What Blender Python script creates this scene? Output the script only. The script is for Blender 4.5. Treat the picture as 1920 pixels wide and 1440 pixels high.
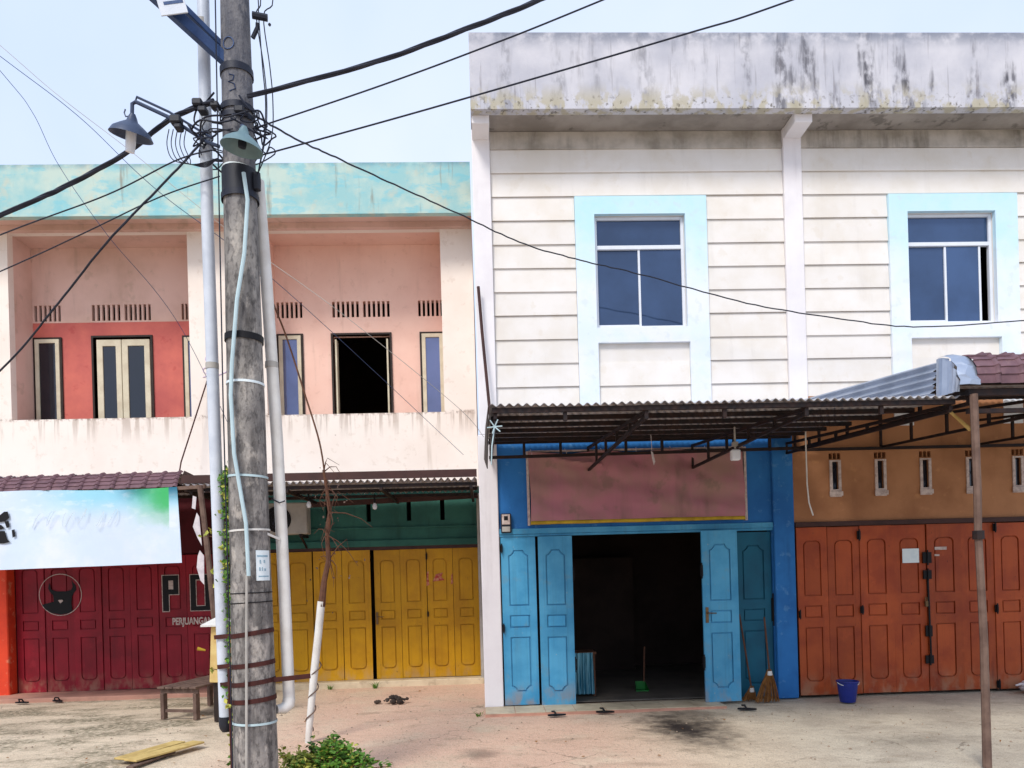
import bpy, bmesh, math, random
from math import radians, sin, cos, pi, hypot
from mathutils import Vector, Matrix, noise
from mathutils.geometry import tessellate_polygon
random.seed(7)
SC = bpy.context.scene
for o in list(bpy.data.objects):
    bpy.data.objects.remove(o)

# ------------------------------------------------------------------ camera
cam = bpy.data.cameras.new('camera')
cam.sensor_width = 36.0
cam.lens = 36.0 * 1387 / 1920
cam.shift_y = 360 / 1920
cam.clip_end = 2000
camo = bpy.data.objects.new('camera', cam)
SC.collection.objects.link(camo)
camo.matrix_world = (Matrix.Translation((0, -10.7, 1.9)) @ Matrix.Rotation(radians(-2.2), 4, 'Z')
                     @ Matrix.Rotation(radians(90), 4, 'X') @ Matrix.Rotation(radians(-1.6), 4, 'Z'))
SC.camera = camo

# ------------------------------------------------------------------ world, sun, exposure
SUN_DIR = Vector((-0.36, -0.72, 0.86)).normalized()      # towards the sun, hidden behind bright cloud
world = bpy.data.worlds.new('World')
SC.world = world
world.use_nodes = True
wn = world.node_tree.nodes; wl = world.node_tree.links
bg = wn['Background']
sky = wn.new('ShaderNodeTexSky'); sky.sky_type = 'NISHITA'; sky.sun_disc = False
sky.sun_elevation = math.asin(SUN_DIR.z)
sky.sun_rotation = math.atan2(SUN_DIR.x, SUN_DIR.y) % (2 * pi)
sky.dust_density = 4.0; sky.air_density = 1.0; sky.ozone_density = 1.5
tc = wn.new('ShaderNodeTexCoord')
cn = wn.new('ShaderNodeTexNoise'); cn.inputs['Scale'].default_value = 1.6
cn.inputs['Detail'].default_value = 5; cn.inputs['Roughness'].default_value = 0.5
wl.new(tc.outputs['Generated'], cn.inputs['Vector'])
cr = wn.new('ShaderNodeValToRGB')
cr.color_ramp.elements[0].position = 0.3; cr.color_ramp.elements[0].color = (3.9, 5.0, 7.3, 1)
cr.color_ramp.elements[1].position = 0.72; cr.color_ramp.elements[1].color = (5.7, 6.3, 7.5, 1)
wl.new(cn.outputs['Fac'], cr.inputs['Fac'])
mx = wn.new('ShaderNodeMix'); mx.data_type = 'RGBA'; mx.inputs[0].default_value = 0.86
wl.new(sky.outputs['Color'], mx.inputs[6]); wl.new(cr.outputs['Color'], mx.inputs[7])
wl.new(mx.outputs[2], bg.inputs['Color'])
bg.inputs['Strength'].default_value = 0.1

sl = bpy.data.lights.new('sun', 'SUN'); sl.energy = 1.5; sl.angle = radians(16); sl.color = (1, 0.955, 0.89)
so = bpy.data.objects.new('sun', sl); SC.collection.objects.link(so)
so.rotation_euler = SUN_DIR.to_track_quat('Z', 'Y').to_euler()
so.location = (-6, -14, 20)

SC.view_settings.view_transform = 'Standard'
SC.view_settings.look = 'None'
SC.view_settings.exposure = 0.75
SC.view_settings.gamma = 1.0
SC.view_settings.use_curve_mapping = False

# ------------------------------------------------------------------ helpers
COL = SC.collection
WM = {}

def lin(c):
    return tuple(((v / 255) / 12.92 if v / 255 <= 0.04045 else ((v / 255 + 0.055) / 1.055) ** 2.4) for v in c) + (1,)

class MB:
    def __init__(s): s.v = []; s.f = []
    def add(s, vs, fs):
        b = len(s.v); s.v += [tuple(v) for v in vs]; s.f += [tuple(i + b for i in f) for f in fs]; return s
    def box(s, x0, x1, y0, y1, z0, z1):
        vs = [(x, y, z) for z in (z0, z1) for y in (y0, y1) for x in (x0, x1)]
        return s.add(vs, [(0, 2, 3, 1), (4, 5, 7, 6), (0, 1, 5, 4), (2, 6, 7, 3), (0, 4, 6, 2), (1, 3, 7, 5)])
    def bar(s, a, b, w, h=None, roll=0):
        a = Vector(a); b = Vector(b); h = h or w; d = (b - a).normalized()
        ref = Vector((0, 0, 1)) if abs(d.z) < .95 else Vector((0, 1, 0))
        r = d.cross(ref).normalized(); u = r.cross(d).normalized()
        vs = [p + r * sx * w / 2 + u * sy * h / 2 for p in (a, b) for sy in (-1, 1) for sx in (-1, 1)]
        return s.add(vs, [(0, 1, 3, 2), (4, 6, 7, 5), (0, 4, 5, 1), (2, 3, 7, 6), (0, 2, 6, 4), (1, 5, 7, 3)])
    def tube(s, pts, r, n=8, cap=True):
        pts = [Vector(p) for p in pts]; rings = []
        rr = r if isinstance(r, (list, tuple)) else [r] * len(pts)
        prev = None
        for i, p in enumerate(pts):
            d = (pts[min(i + 1, len(pts) - 1)] - pts[max(i - 1, 0)]).normalized()
            if prev is None:
                ref = Vector((0, 0, 1)) if abs(d.z) < .9 else Vector((1, 0, 0))
                u = d.cross(ref).normalized()
            else:
                u = (prev - d * prev.dot(d)).normalized()
            prev = u; w = d.cross(u)
            rings.append([p + (u * cos(2 * pi * k / n) + w * sin(2 * pi * k / n)) * rr[i] for k in range(n)])
        b = len(s.v)
        for rg in rings: s.v += [tuple(q) for q in rg]
        for i in range(len(pts) - 1):
            for k in range(n):
                k2 = (k + 1) % n
                s.f.append((b + i * n + k, b + i * n + k2, b + (i + 1) * n + k2, b + (i + 1) * n + k))
        if cap:
            s.f.append(tuple(b + k for k in range(n))[::-1])
            s.f.append(tuple(b + (len(pts) - 1) * n + k for k in range(n)))
        return s
    def lathe(s, prof, n=16, M=None):
        M = M or Matrix(); b = len(s.v)
        for r, z in prof:
            for k in range(n):
                s.v.append(tuple(M @ Vector((r * cos(2 * pi * k / n), r * sin(2 * pi * k / n), z))))
        for i in range(len(prof) - 1):
            for k in range(n):
                k2 = (k + 1) % n
                s.f.append((b + i * n + k, b + i * n + k2, b + (i + 1) * n + k2, b + (i + 1) * n + k))
        return s
    def plate(s, outer, holes, y0, y1):
        """polygon in x,z with holes, extruded from y0 (front) to y1"""
        loops = [outer] + holes
        flat = [p for l in loops for p in l]
        tris = tessellate_polygon([[Vector((p[0], p[1], 0)) for p in l] for l in loops])
        b = len(s.v); n = len(flat)
        s.v += [(p[0], y0, p[1]) for p in flat] + [(p[0], y1, p[1]) for p in flat]
        for t in tris:
            a, c, d = (flat[i] for i in t)
            cr_ = (c[0] - a[0]) * (d[1] - a[1]) - (c[1] - a[1]) * (d[0] - a[0])
            t = t if cr_ > 0 else t[::-1]
            s.f.append(tuple(b + i for i in t)); s.f.append(tuple(b + n + i for i in t[::-1]))
        k = 0
        for l in loops:
            m = len(l)
            for i in range(m):
                i2 = (i + 1) % m
                s.f.append((b + k + i, b + k + i2, b + n + k + i2, b + n + k + i))
            k += m
        return s
    def wall(s, x0, x1, z0, z1, holes, y0, y1):
        xs = sorted({x0, x1} | {h[i] for h in holes for i in (0, 1)}); zs = sorted({z0, z1} | {h[i] for h in holes for i in (2, 3)})
        xs = [x for x in xs if x0 <= x <= x1]; zs = [z for z in zs if z0 <= z <= z1]
        nx, nz = len(xs), len(zs); b = len(s.v)
        for y in (y0, y1):
            for z in zs:
                for x in xs: s.v.append((x, y, z))
        N = nx * nz
        def solid(i, j):
            if i < 0 or j < 0 or i >= nx - 1 or j >= nz - 1: return False
            cx = (xs[i] + xs[i + 1]) / 2; cz = (zs[j] + zs[j + 1]) / 2
            return not any(h[0] < cx < h[1] and h[2] < cz < h[3] for h in holes)
        I = lambda i, j: b + j * nx + i
        for j in range(nz - 1):
            for i in range(nx - 1):
                if not solid(i, j): continue
                a, c, d, e = I(i, j), I(i + 1, j), I(i + 1, j + 1), I(i, j + 1)
                s.f += [(a, c, d, e), (a + N, e + N, d + N, c + N)]
                if not solid(i, j - 1): s.f.append((a, a + N, c + N, c))
                if not solid(i, j + 1): s.f.append((e, d, d + N, e + N))
                if not solid(i - 1, j): s.f.append((a, e, e + N, a + N))
                if not solid(i + 1, j): s.f.append((c, c + N, d + N, d))
        return s
    def mesh(s, name, mat, smooth=False, bevel=0):
        me = bpy.data.meshes.new(name); me.from_pydata(s.v, [], s.f)
        bm = bmesh.new(); bm.from_mesh(me)
        bmesh.ops.recalc_face_normals(bm, faces=bm.faces)
        if bevel:
            ed = [e for e in bm.edges if len(e.link_faces) == 2 and e.calc_face_angle(0) > .5]
            bmesh.ops.bevel(bm, geom=ed, offset=bevel, segments=1, affect='EDGES', clamp_overlap=True)
        if smooth:
            for f in bm.faces: f.smooth = True
            for e in bm.edges:
                if len(e.link_faces) == 2 and e.calc_face_angle(0) > .7: e.smooth = False
        bm.to_mesh(me); bm.free()
        if mat: me.materials.append(mat)
        return me

def put(name, me, parent=None, loc=(0, 0, 0), rot=(0, 0, 0), sc=(1, 1, 1)):
    o = bpy.data.objects.new(name, me); COL.objects.link(o)
    o.location = loc; o.rotation_euler = rot; o.scale = sc
    W = o.matrix_basis.copy()
    if parent is not None:
        o.parent = parent; o.matrix_parent_inverse = WM[parent.name].inverted()
    WM[o.name] = W
    return o

def obj(name, mb, mat, parent=None, smooth=False, bevel=0):
    return put(name, mb.mesh(name, mat, smooth, bevel), parent)

def tag(o, label, cat, group=None, kind=None):
    o['label'] = label; o['category'] = cat
    if group: o['group'] = group
    if kind: o['kind'] = kind
    return o

def thing(name, label, cat, loc, group=None):
    o = bpy.data.objects.new(name, None); COL.objects.link(o); o.location = loc
    o.empty_display_size = .1
    WM[o.name] = Matrix.Translation(loc)
    return tag(o, label, cat, group)

def struct(name, mb, mat, smooth=False):
    o = obj(name, mb, mat, None, smooth); o['kind'] = 'structure'; return o

def spl(pts, n=10):
    P = [Vector(p) for p in pts]; out = []
    for i in range(len(P) - 1):
        p0 = P[max(i - 1, 0)]; p1 = P[i]; p2 = P[i + 1]; p3 = P[min(i + 2, len(P) - 1)]
        for k in range(n):
            t = k / n
            out.append(.5 * ((2 * p1) + (p2 - p0) * t + (2 * p0 - 5 * p1 + 4 * p2 - p3) * t * t + (3 * p1 - p0 - 3 * p2 + p3) * t ** 3))
    out.append(P[-1]); return out

# ------------------------------------------------------------------ materials
def newmat(name):
    m = bpy.data.materials.new(name); m.use_nodes = True
    nt = m.node_tree; b = nt.nodes['Principled BSDF']
    g = nt.nodes.new('ShaderNodeNewGeometry')
    return m, nt, b, g.outputs['Position']

def nd(nt, typ, **kw):
    n = nt.nodes.new(typ)
    for k, v in kw.items(): setattr(n, k, v)
    return n

def noise_fac(nt, pos, scale, lo, hi, detail=5, stretch=(1, 1, 1), off=(0, 0, 0), rough=.6):
    mp = nd(nt, 'ShaderNodeMapping'); mp.inputs['Scale'].default_value = stretch; mp.inputs['Location'].default_value = off
    nt.links.new(pos, mp.inputs['Vector'])
    n = nd(nt, 'ShaderNodeTexNoise'); n.inputs['Scale'].default_value = scale
    n.inputs['Detail'].default_value = detail; n.inputs['Roughness'].default_value = rough
    nt.links.new(mp.outputs[0], n.inputs['Vector'])
    r = nd(nt, 'ShaderNodeMapRange'); r.interpolation_type = 'SMOOTHSTEP'
    r.inputs[1].default_value = lo; r.inputs[2].default_value = hi
    nt.links.new(n.outputs['Fac'], r.inputs[0])
    return r.outputs[0]

def zmask(nt, pos, a, b, axis=2):
    s = nd(nt, 'ShaderNodeSeparateXYZ'); nt.links.new(pos, s.inputs[0])
    r = nd(nt, 'ShaderNodeMapRange'); r.interpolation_type = 'SMOOTHSTEP'
    r.inputs[1].default_value = a; r.inputs[2].default_value = b
    nt.links.new(s.outputs[axis], r.inputs[0]); return r.outputs[0]

def mathn(nt, op, a, b):
    n = nd(nt, 'ShaderNodeMath', operation=op); n.use_clamp = True
    for i, v in enumerate((a, b)):
        if isinstance(v, (int, float)): n.inputs[i].default_value = v
        else: nt.links.new(v, n.inputs[i])
    return n.outputs[0]

def mixc(nt, fac, a, b, blend='MIX'):
    n = nd(nt, 'ShaderNodeMix', data_type='RGBA', blend_type=blend)
    if isinstance(fac, (int, float)): n.inputs[0].default_value = fac
    else: nt.links.new(fac, n.inputs[0])
    for i, v in ((6, a), (7, b)):
        if isinstance(v, tuple): n.inputs[i].default_value = v
        else: nt.links.new(v, n.inputs[i])
    return n.outputs[2]

def bump(nt, b, pos, layers):
    prev = None
    for scale, strength, dist, stretch in layers:
        mp = nd(nt, 'ShaderNodeMapping'); mp.inputs['Scale'].default_value = stretch
        nt.links.new(pos, mp.inputs['Vector'])
        n = nd(nt, 'ShaderNodeTexNoise'); n.inputs['Scale'].default_value = scale; n.inputs['Detail'].default_value = 4
        nt.links.new(mp.outputs[0], n.inputs['Vector'])
        bp = nd(nt, 'ShaderNodeBump'); bp.inputs['Strength'].default_value = strength; bp.inputs['Distance'].default_value = dist
        nt.links.new(n.outputs['Fac'], bp.inputs['Height'])
        if prev: nt.links.new(prev, bp.inputs['Normal'])
        prev = bp.outputs[0]
    nt.links.new(prev, b.inputs['Normal'])

def mat(name, col, col2=None, var=.5, scale=1.5, rough=.7, streak=None, samt=.5, sscale=5, slo=.55, shi=.75,
        spot=None, spotamt=.6, spotscale=8, bmp=.25, bscale=90, metal=0, spec=.3, rnd=0, chip=None, mud=0):
    m, nt, b, pos = newmat(name)
    c = lin(col); c2 = lin(col2) if col2 else tuple(v * .8 for v in c[:3]) + (1,)
    out = mixc(nt, mathn(nt, 'MULTIPLY', noise_fac(nt, pos, scale, .35, .7), var), c, c2)
    if streak:
        f = mathn(nt, 'MULTIPLY', noise_fac(nt, pos, sscale, slo, shi, stretch=(1, 1, .09), off=(3, 1, 2)), noise_fac(nt, pos, 1.3, .35, .65, off=(9, 2, 5)))
        out = mixc(nt, mathn(nt, 'MULTIPLY', f, samt), out, lin(streak))
    if spot:
        out = mixc(nt, mathn(nt, 'MULTIPLY', noise_fac(nt, pos, spotscale, .58, .68, off=(5, 7, 1)), spotamt), out, lin(spot))
    if chip:
        cf = mathn(nt, 'MULTIPLY', noise_fac(nt, pos, 26, .66, .7, off=(1, 8, 3), stretch=(1, 1, .6)), noise_fac(nt, pos, 2.3, .42, .62, off=(4, 0, 6)))
        out = mixc(nt, mathn(nt, 'MULTIPLY', cf, .8), out, lin(chip))
        sf = mathn(nt, 'MULTIPLY', noise_fac(nt, pos, 9, .5, .75, stretch=(3, 3, .06), off=(2, 6, 1)), .3)
        out = mixc(nt, sf, out, tuple(v * .45 for v in c[:3]) + (1,))
    if mud:
        mf = mathn(nt, 'MULTIPLY', zmask(nt, pos, .45, .05), noise_fac(nt, pos, 7, .4, .66, stretch=(1, 1, .5), off=(7, 7, 2)))
        out = mixc(nt, mathn(nt, 'MULTIPLY', mf, mud), out, lin((168, 140, 112)))
    if rnd:
        oi = nd(nt, 'ShaderNodeObjectInfo'); mr = nd(nt, 'ShaderNodeMapRange')
        mr.inputs[3].default_value = 1 - rnd; mr.inputs[4].default_value = 1 + rnd * .5
        nt.links.new(oi.outputs['Random'], mr.inputs[0])
        hv = nd(nt, 'ShaderNodeHueSaturation'); nt.links.new(mr.outputs[0], hv.inputs['Value']); nt.links.new(out, hv.inputs['Color'])
        out = hv.outputs[0]
    nt.links.new(out, b.inputs['Base Color'])
    b.inputs['Roughness'].default_value = rough; b.inputs['Metallic'].default_value = metal
    b.inputs['Specular IOR Level'].default_value = spec
    bump(nt, b, pos, [(bscale, bmp, .004, (1, 1, 1)), (6, bmp * .6, .01, (1, 1, 1))])
    return m

M = {}
M['cream'] = mat('cream_plaster', (240, 228, 216), (230, 214, 200), .6, 1.2, .8, streak=(150, 125, 100), samt=.35, slo=.6, shi=.78, spot=(190, 165, 140), spotamt=.2)
def m_cream():
    m = M['cream']; nt = m.node_tree; b = nt.nodes['Principled BSDF']
    src = b.inputs['Base Color'].links[0].from_socket
    g = nd(nt, 'ShaderNodeNewGeometry'); pos = g.outputs['Position']
    f = mathn(nt, 'MULTIPLY', zmask(nt, pos, 4.35, 4.92), zmask(nt, pos, 4.96, 4.9))
    f = mathn(nt, 'MULTIPLY', f, noise_fac(nt, pos, 9, .5, .62, stretch=(1, 1, .07), off=(6, 0, 0)))
    e = mathn(nt, 'MULTIPLY', mathn(nt, 'MULTIPLY', zmask(nt, pos, 4.84, 4.9), zmask(nt, pos, 4.94, 4.9)), noise_fac(nt, pos, 16, .46, .6, off=(1, 4, 0)))
    o = mixc(nt, mathn(nt, 'MULTIPLY', f, .5), src, lin((140, 116, 96)))
    o = mixc(nt, mathn(nt, 'MULTIPLY', e, .6), o, lin((120, 92, 74)))
    nt.links.new(o, b.inputs['Base Color'])
m_cream()
M['pinkwall'] = mat('pink_plaster', (240, 200, 182), (226, 180, 162), .7, .9, .8, streak=(150, 110, 85), samt=.3, spot=(180, 130, 105), spotamt=.15)
M['pinkgrey'] = mat('dusty_pink_plaster', (226, 190, 176), (196, 160, 142), .8, .8, .8, streak=(120, 100, 80), samt=.35, spot=(150, 130, 105), spotamt=.25, spotscale=3)
M['coral'] = mat('coral_paint', (208, 112, 98), (168, 80, 80), .7, 1.1, .75, spot=(170, 60, 60), spotamt=.4, spotscale=5)
M['darkframe'] = mat('dark_brown_paint', (40, 30, 26), (60, 45, 36), .6, 6, .6)
M['ivory'] = mat('ivory_paint', (214, 204, 178), (186, 172, 146), .6, 5, .6)
M['white'] = mat('white_paint', (234, 230, 230), (218, 212, 214), .6, 1.4, .75, streak=(170, 160, 158), samt=.3)
M['siding'] = mat('cream_siding', (231, 226, 220), (221, 213, 201), .8, 1.6, .75, streak=(176, 168, 158), samt=.22, slo=.55, spot=(214, 202, 184), spotamt=.3, spotscale=4, rnd=.04)
M['siding_top'] = mat('mouldy_siding', (204, 196, 186), (150, 142, 130), .9, 1.6, .85, streak=(84, 78, 68), samt=.7, slo=.45, shi=.7)
M['soffit'] = mat('grey_soffit', (168, 160, 152), (130, 122, 114), .8, 1.5, .9, spot=(70, 66, 60), spotamt=.5, spotscale=4)
def m_trim():
    m, nt, b, pos = newmat('faded_sky_blue_paint')
    f = mathn(nt, 'ADD', mathn(nt, 'MULTIPLY', zmask(nt, pos, 5.8, 7.3), .75), mathn(nt, 'MULTIPLY', noise_fac(nt, pos, 1.6, .4, .65), .25))
    o = mixc(nt, f, lin((228, 231, 236)), lin((182, 224, 238)))
    o = mixc(nt, mathn(nt, 'MULTIPLY', noise_fac(nt, pos, 6, .55, .68, off=(3, 1, 2)), .35), o, lin((196, 208, 214)))
    nt.links.new(o, b.inputs['Base Color']); b.inputs['Roughness'].default_value = .7
    bump(nt, b, pos, [(90, .25, .004, (1, 1, 1))]); return m
M['trimblue'] = m_trim()
M['alu'] = mat('white_aluminium', (222, 226, 232), None, .3, 8, .4)
M['blue'] = mat('blue_plaster', (44, 118, 186), (28, 92, 158), .8, 1.3, .7, streak=(20, 62, 110), samt=.5, spot=(120, 170, 205), spotamt=.25, spotscale=7)
M['bluedoor'] = mat('light_blue_door_paint', (84, 166, 206), (54, 140, 186), .8, 2.2, .55, streak=(90, 110, 118), samt=.5, spot=(112, 150, 170), spotamt=.4, spotscale=4, rnd=.12, chip=(150, 176, 186), mud=.6)
M['shaded_tealdoor'] = mat('shaded_teal_door_paint', (14, 96, 122), (8, 72, 98), .7, 2, .55)  # recess shade put into the colour of the set-back leaf
M['brownwall'] = mat('ochre_brown_plaster', (178, 126, 88), (146, 98, 66), .8, 1.2, .8, streak=(105, 66, 42), samt=.45, spot=(205, 150, 100), spotamt=.3, spotscale=5)
M['orange'] = mat('burnt_orange_door_paint', (172, 78, 34), (140, 52, 24), .8, 2.0, .5, streak=(92, 30, 20), samt=.6, spot=(192, 88, 44), spotamt=.35, spotscale=5, rnd=.14, chip=(92, 40, 26), mud=.5)
M['yellow'] = mat('mustard_door_paint', (200, 148, 4), (170, 118, 4), .7, 2, .5, streak=(110, 72, 10), samt=.4, spot=(196, 150, 24), spotamt=.3, rnd=.1, chip=(104, 70, 14), mud=.5)
M['green'] = mat('sea_green_plaster', (54, 108, 96), (40, 86, 78), .8, 1.6, .75, streak=(30, 62, 54), samt=.6, slo=.5)
M['red'] = mat('crimson_door_paint', (150, 22, 40), (116, 14, 28), .8, 1.8, .5, streak=(70, 8, 18), samt=.5, spot=(170, 44, 56), spotamt=.3, spotscale=5, rnd=.1, chip=(96, 20, 30), mud=.5)
M['maroon'] = mat('maroon_plaster', (84, 16, 26), (60, 10, 18), .7, 2, .7)
M['redpillar'] = mat('vermilion_plaster', (226, 72, 40), (190, 52, 34), .7, 2.2, .7, spot=(232, 180, 140), spotamt=.4, spotscale=5)
M['steel'] = mat('black_rusty_steel', (34, 30, 32), (62, 42, 34), .7, 9, .6, metal=.3)
M['zincdark'] = mat('sooty_zinc_sheet', (190, 190, 194), (136, 130, 128), .8, 4, .55, metal=.2, streak=(110, 84, 66), samt=.5)
M['zinc'] = mat('bright_zinc_sheet', (172, 182, 198), (134, 144, 162), .6, 3, .35, metal=.6)
M['tile'] = mat('plum_roof_tile', (118, 88, 94), (88, 64, 72), .8, 5, .6, spot=(150, 120, 116), spotamt=.3)
M['brownboard'] = mat('brown_fascia', (72, 46, 42), (54, 36, 34), .7, 5, .65)
M['timber'] = mat('weathered_timber', (116, 94, 82), (84, 64, 56), .8, 7, .8, streak=(70, 54, 44), samt=.6, sscale=12)
M['palewood'] = mat('pale_plank', (206, 178, 112), (170, 140, 80), .8, 6, .75, spot=(110, 84, 44), spotamt=.4, spotscale=14)
M['pvc'] = mat('white_pvc', (222, 220, 214), (196, 190, 180), .6, 5, .4, streak=(120, 110, 98), samt=.5)
M['greypvc'] = mat('grey_white_pvc', (206, 212, 220), (176, 184, 196), .6, 5, .4, streak=(110, 112, 118), samt=.5)
M['cable'] = mat('black_cable', (28, 31, 44), (44, 48, 62), .5, 10, .5)
M['palecable'] = mat('pale_blue_conduit', (186, 208, 212), (160, 182, 188), .5, 6, .45)
M['strap'] = mat('rusty_strap', (74, 34, 28), (48, 24, 22), .7, 14, .7)
M['darkbox'] = mat('dark_grey_plastic', (38, 40, 48), None, .5, 10, .5)
M['bluesteel'] = mat('blue_grey_steel', (52, 74, 112), (36, 52, 86), .7, 7, .5, metal=.3)
M['lampgrey'] = mat('slate_enamel', (64, 76, 100), (50, 60, 82), .6, 8, .45)
M['lampgreen'] = mat('pale_green_enamel', (112, 138, 142), (90, 114, 122), .6, 8, .4)
M['bulb'] = mat('frosted_bulb', (226, 230, 236), None, .2, 10, .25)
M['paper'] = mat('white_paper', (226, 236, 238), (206, 222, 230), .6, 12, .8)
M['ink'] = mat('faint_ink', (150, 180, 194), (120, 150, 170), .6, 30, .8)
M['black'] = mat('black_paint', (14, 12, 16), None, .4, 10, .6)
M['offwhite'] = mat('off_white_paint', (206, 190, 182), (160, 140, 134), .8, 18, .7)
M['room'] = mat('shade_dark_room_plaster', (62, 50, 44), (42, 34, 30), .8, 1.5, .9)  # dark colour stands in for the shade of unlit rooms
M['floor'] = mat('grey_floor', (110, 104, 96), (82, 76, 70), .8, 2, .6)
M['ceram'] = mat('cream_ceramic', (212, 196, 166), (182, 164, 136), .8, 3, .5, spot=(140, 120, 98), spotamt=.4, spotscale=5)
M['pinkslab'] = mat('pink_cement', (196, 146, 126), (166, 126, 108), .8, 3, .8)
M['bluebucket'] = mat('blue_plastic', (34, 48, 128), (26, 38, 104), .6, 8, .35)
M['straw'] = mat('broom_straw', (150, 104, 56), (110, 72, 38), .8, 20, .8)
M['acgrey'] = mat('grey_white_metal', (176, 172, 164), (140, 136, 130), .6, 4, .5)
M['bark'] = mat('brown_bark', (104, 70, 52), (74, 50, 40), .8, 14, .85)
M['leaf'] = mat('green_leaf', (86, 128, 40), (58, 96, 30), .9, 9, .55, spot=(150, 158, 62), spotamt=.5, spotscale=6)
M['leafyellow'] = mat('yellow_green_leaf', (188, 182, 84), (120, 140, 50), .9, 12, .6)
M['creambox'] = mat('cream_yellow_paint', (220, 194, 128), (196, 160, 96), .7, 4, .65, spot=(160, 120, 70), spotamt=.3)
M['greenplastic'] = mat('green_plastic', (20, 110, 40), None, .5, 8, .4)
M['cloth'] = mat('white_cloth', (214, 206, 206), (180, 170, 176), .8, 8, .9)
M['brass'] = mat('dull_brass', (120, 96, 66), (84, 66, 48), .6, 12, .45, metal=.6)
M['sticker'] = mat('torn_red_sticker', (168, 44, 44), (214, 168, 128), .8, 22, .7)
M['purple'] = mat('purple_spray', (200, 178, 206), (220, 205, 220), .7, 12, .8)
M['stone'] = mat('pebble', (172, 152, 132), (120, 104, 88), .9, 12, .9)
M['soil'] = mat('dark_rubble', (52, 44, 40), (80, 68, 58), .9, 9, .95)
M['bamboo'] = mat('yellow_bamboo', (196, 164, 46), (150, 118, 30), .7, 6, .6)

# concrete pole
def m_pole():
    m, nt, b, pos = newmat('grey_pole_concrete')
    o = mixc(nt, noise_fac(nt, pos, 4, .35, .65), lin((116, 112, 109)), lin((150, 145, 139)))
    o = mixc(nt, mathn(nt, 'MULTIPLY', noise_fac(nt, pos, 11, .46, .62, stretch=(1, 1, .16)), .6), o, lin((68, 65, 64)))
    o = mixc(nt, mathn(nt, 'MULTIPLY', noise_fac(nt, pos, 30, .5, .64, stretch=(1, 1, .5), off=(2, 2, 7)), .6), o, lin((58, 55, 54)))
    o = mixc(nt, mathn(nt, 'MULTIPLY', noise_fac(nt, pos, 8, .56, .68, off=(4, 4, 4), stretch=(1, 1, .5)), .7), o, lin((186, 178, 168)))
    up = mathn(nt, 'MULTIPLY', zmask(nt, pos, 4.6, 5.6), .5)
    o = mixc(nt, up, o, lin((76, 82, 98)))
    nt.links.new(o, b.inputs['Base Color']); b.inputs['Roughness'].default_value = .95
    bump(nt, b, pos, [(70, .9, .008, (1, 1, .6)), (16, .7, .02, (1, 1, .35))]); return m
M['pole'] = m_pole()

def m_parapet_white():
    m, nt, b, pos = newmat('stained_white_parapet')
    o = mixc(nt, noise_fac(nt, pos, 1.2, .3, .7), lin((180, 180, 188)), lin((206, 204, 208)))
    xr = zmask(nt, pos, 2.0, 6.0, 0)
    s1 = mathn(nt, 'MULTIPLY', noise_fac(nt, pos, 4.2, .5, .68, stretch=(1, 1, .12)), noise_fac(nt, pos, 7, .38, .6, off=(2, 0, 3), stretch=(1, 1, .5)))
    s1 = mathn(nt, 'MULTIPLY', s1, mathn(nt, 'ADD', mathn(nt, 'MULTIPLY', xr, .5), .5))
    o = mixc(nt, s1, o, lin((80, 79, 86)))
    s2 = mathn(nt, 'MULTIPLY', noise_fac(nt, pos, 11, .6, .72, stretch=(1, 1, .05), off=(1, 0, 0)), .6)
    o = mixc(nt, s2, o, lin((110, 104, 108)))
    top = mathn(nt, 'MULTIPLY', zmask(nt, pos, 9.1, 9.37), noise_fac(nt, pos, 5, .3, .62, off=(8, 0, 1)))
    o = mixc(nt, mathn(nt, 'MULTIPLY', top, .75), o, lin((104, 112, 130)))
    bt = mathn(nt, 'MULTIPLY', zmask(nt, pos, 8.72, 8.36), noise_fac(nt, pos, 6, .46, .58, off=(0, 3, 8), stretch=(1, 1, .7)))
    o = mixc(nt, mathn(nt, 'MULTIPLY', bt, .85), o, lin((176, 168, 144)))
    bt2 = mathn(nt, 'MULTIPLY', zmask(nt, pos, 8.6, 8.34), noise_fac(nt, pos, 14, .56, .66, off=(5, 3, 8)))
    o = mixc(nt, mathn(nt, 'MULTIPLY', bt2, .8), o, lin((92, 86, 74)))
    nt.links.new(o, b.inputs['Base Color']); b.inputs['Roughness'].default_value = .85
    bump(nt, b, pos, [(70, .3, .004, (1, 1, 1)), (7, .3, .012, (1, 1, 1))]); return m
M['parapet_white'] = m_parapet_white()

def m_parapet_turq():
    m, nt, b, pos = newmat('faded_turquoise_parapet')
    o = mixc(nt, noise_fac(nt, pos, 1.7, .36, .62), lin((150, 194, 194)), lin((188, 206, 194)))
    o = mixc(nt, mathn(nt, 'MULTIPLY', noise_fac(nt, pos, 5, .5, .62, off=(3, 0, 0), stretch=(.6, 1, 1.5)), .55), o, lin((118, 192, 204)))
    o = mixc(nt, mathn(nt, 'MULTIPLY', noise_fac(nt, pos, 3, .54, .68, off=(7, 0, 2)), .45), o, lin((204, 194, 168)))
    o = mixc(nt, mathn(nt, 'MULTIPLY', noise_fac(nt, pos, 7, .6, .74, stretch=(1, 1, .1)), .7), o, lin((134, 126, 112)))
    top = mathn(nt, 'MULTIPLY', zmask(nt, pos, 8.95, 9.1), noise_fac(nt, pos, 4, .3, .6))
    o = mixc(nt, mathn(nt, 'MULTIPLY', top, .6), o, lin((92, 128, 146)))
    nt.links.new(o, b.inputs['Base Color']); b.inputs['Roughness'].default_value = .85
    bump(nt, b, pos, [(70, .3, .004, (1, 1, 1)), (7, .3, .012, (1, 1, 1))]); return m
M['parapet_turq'] = m_parapet_turq()

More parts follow.
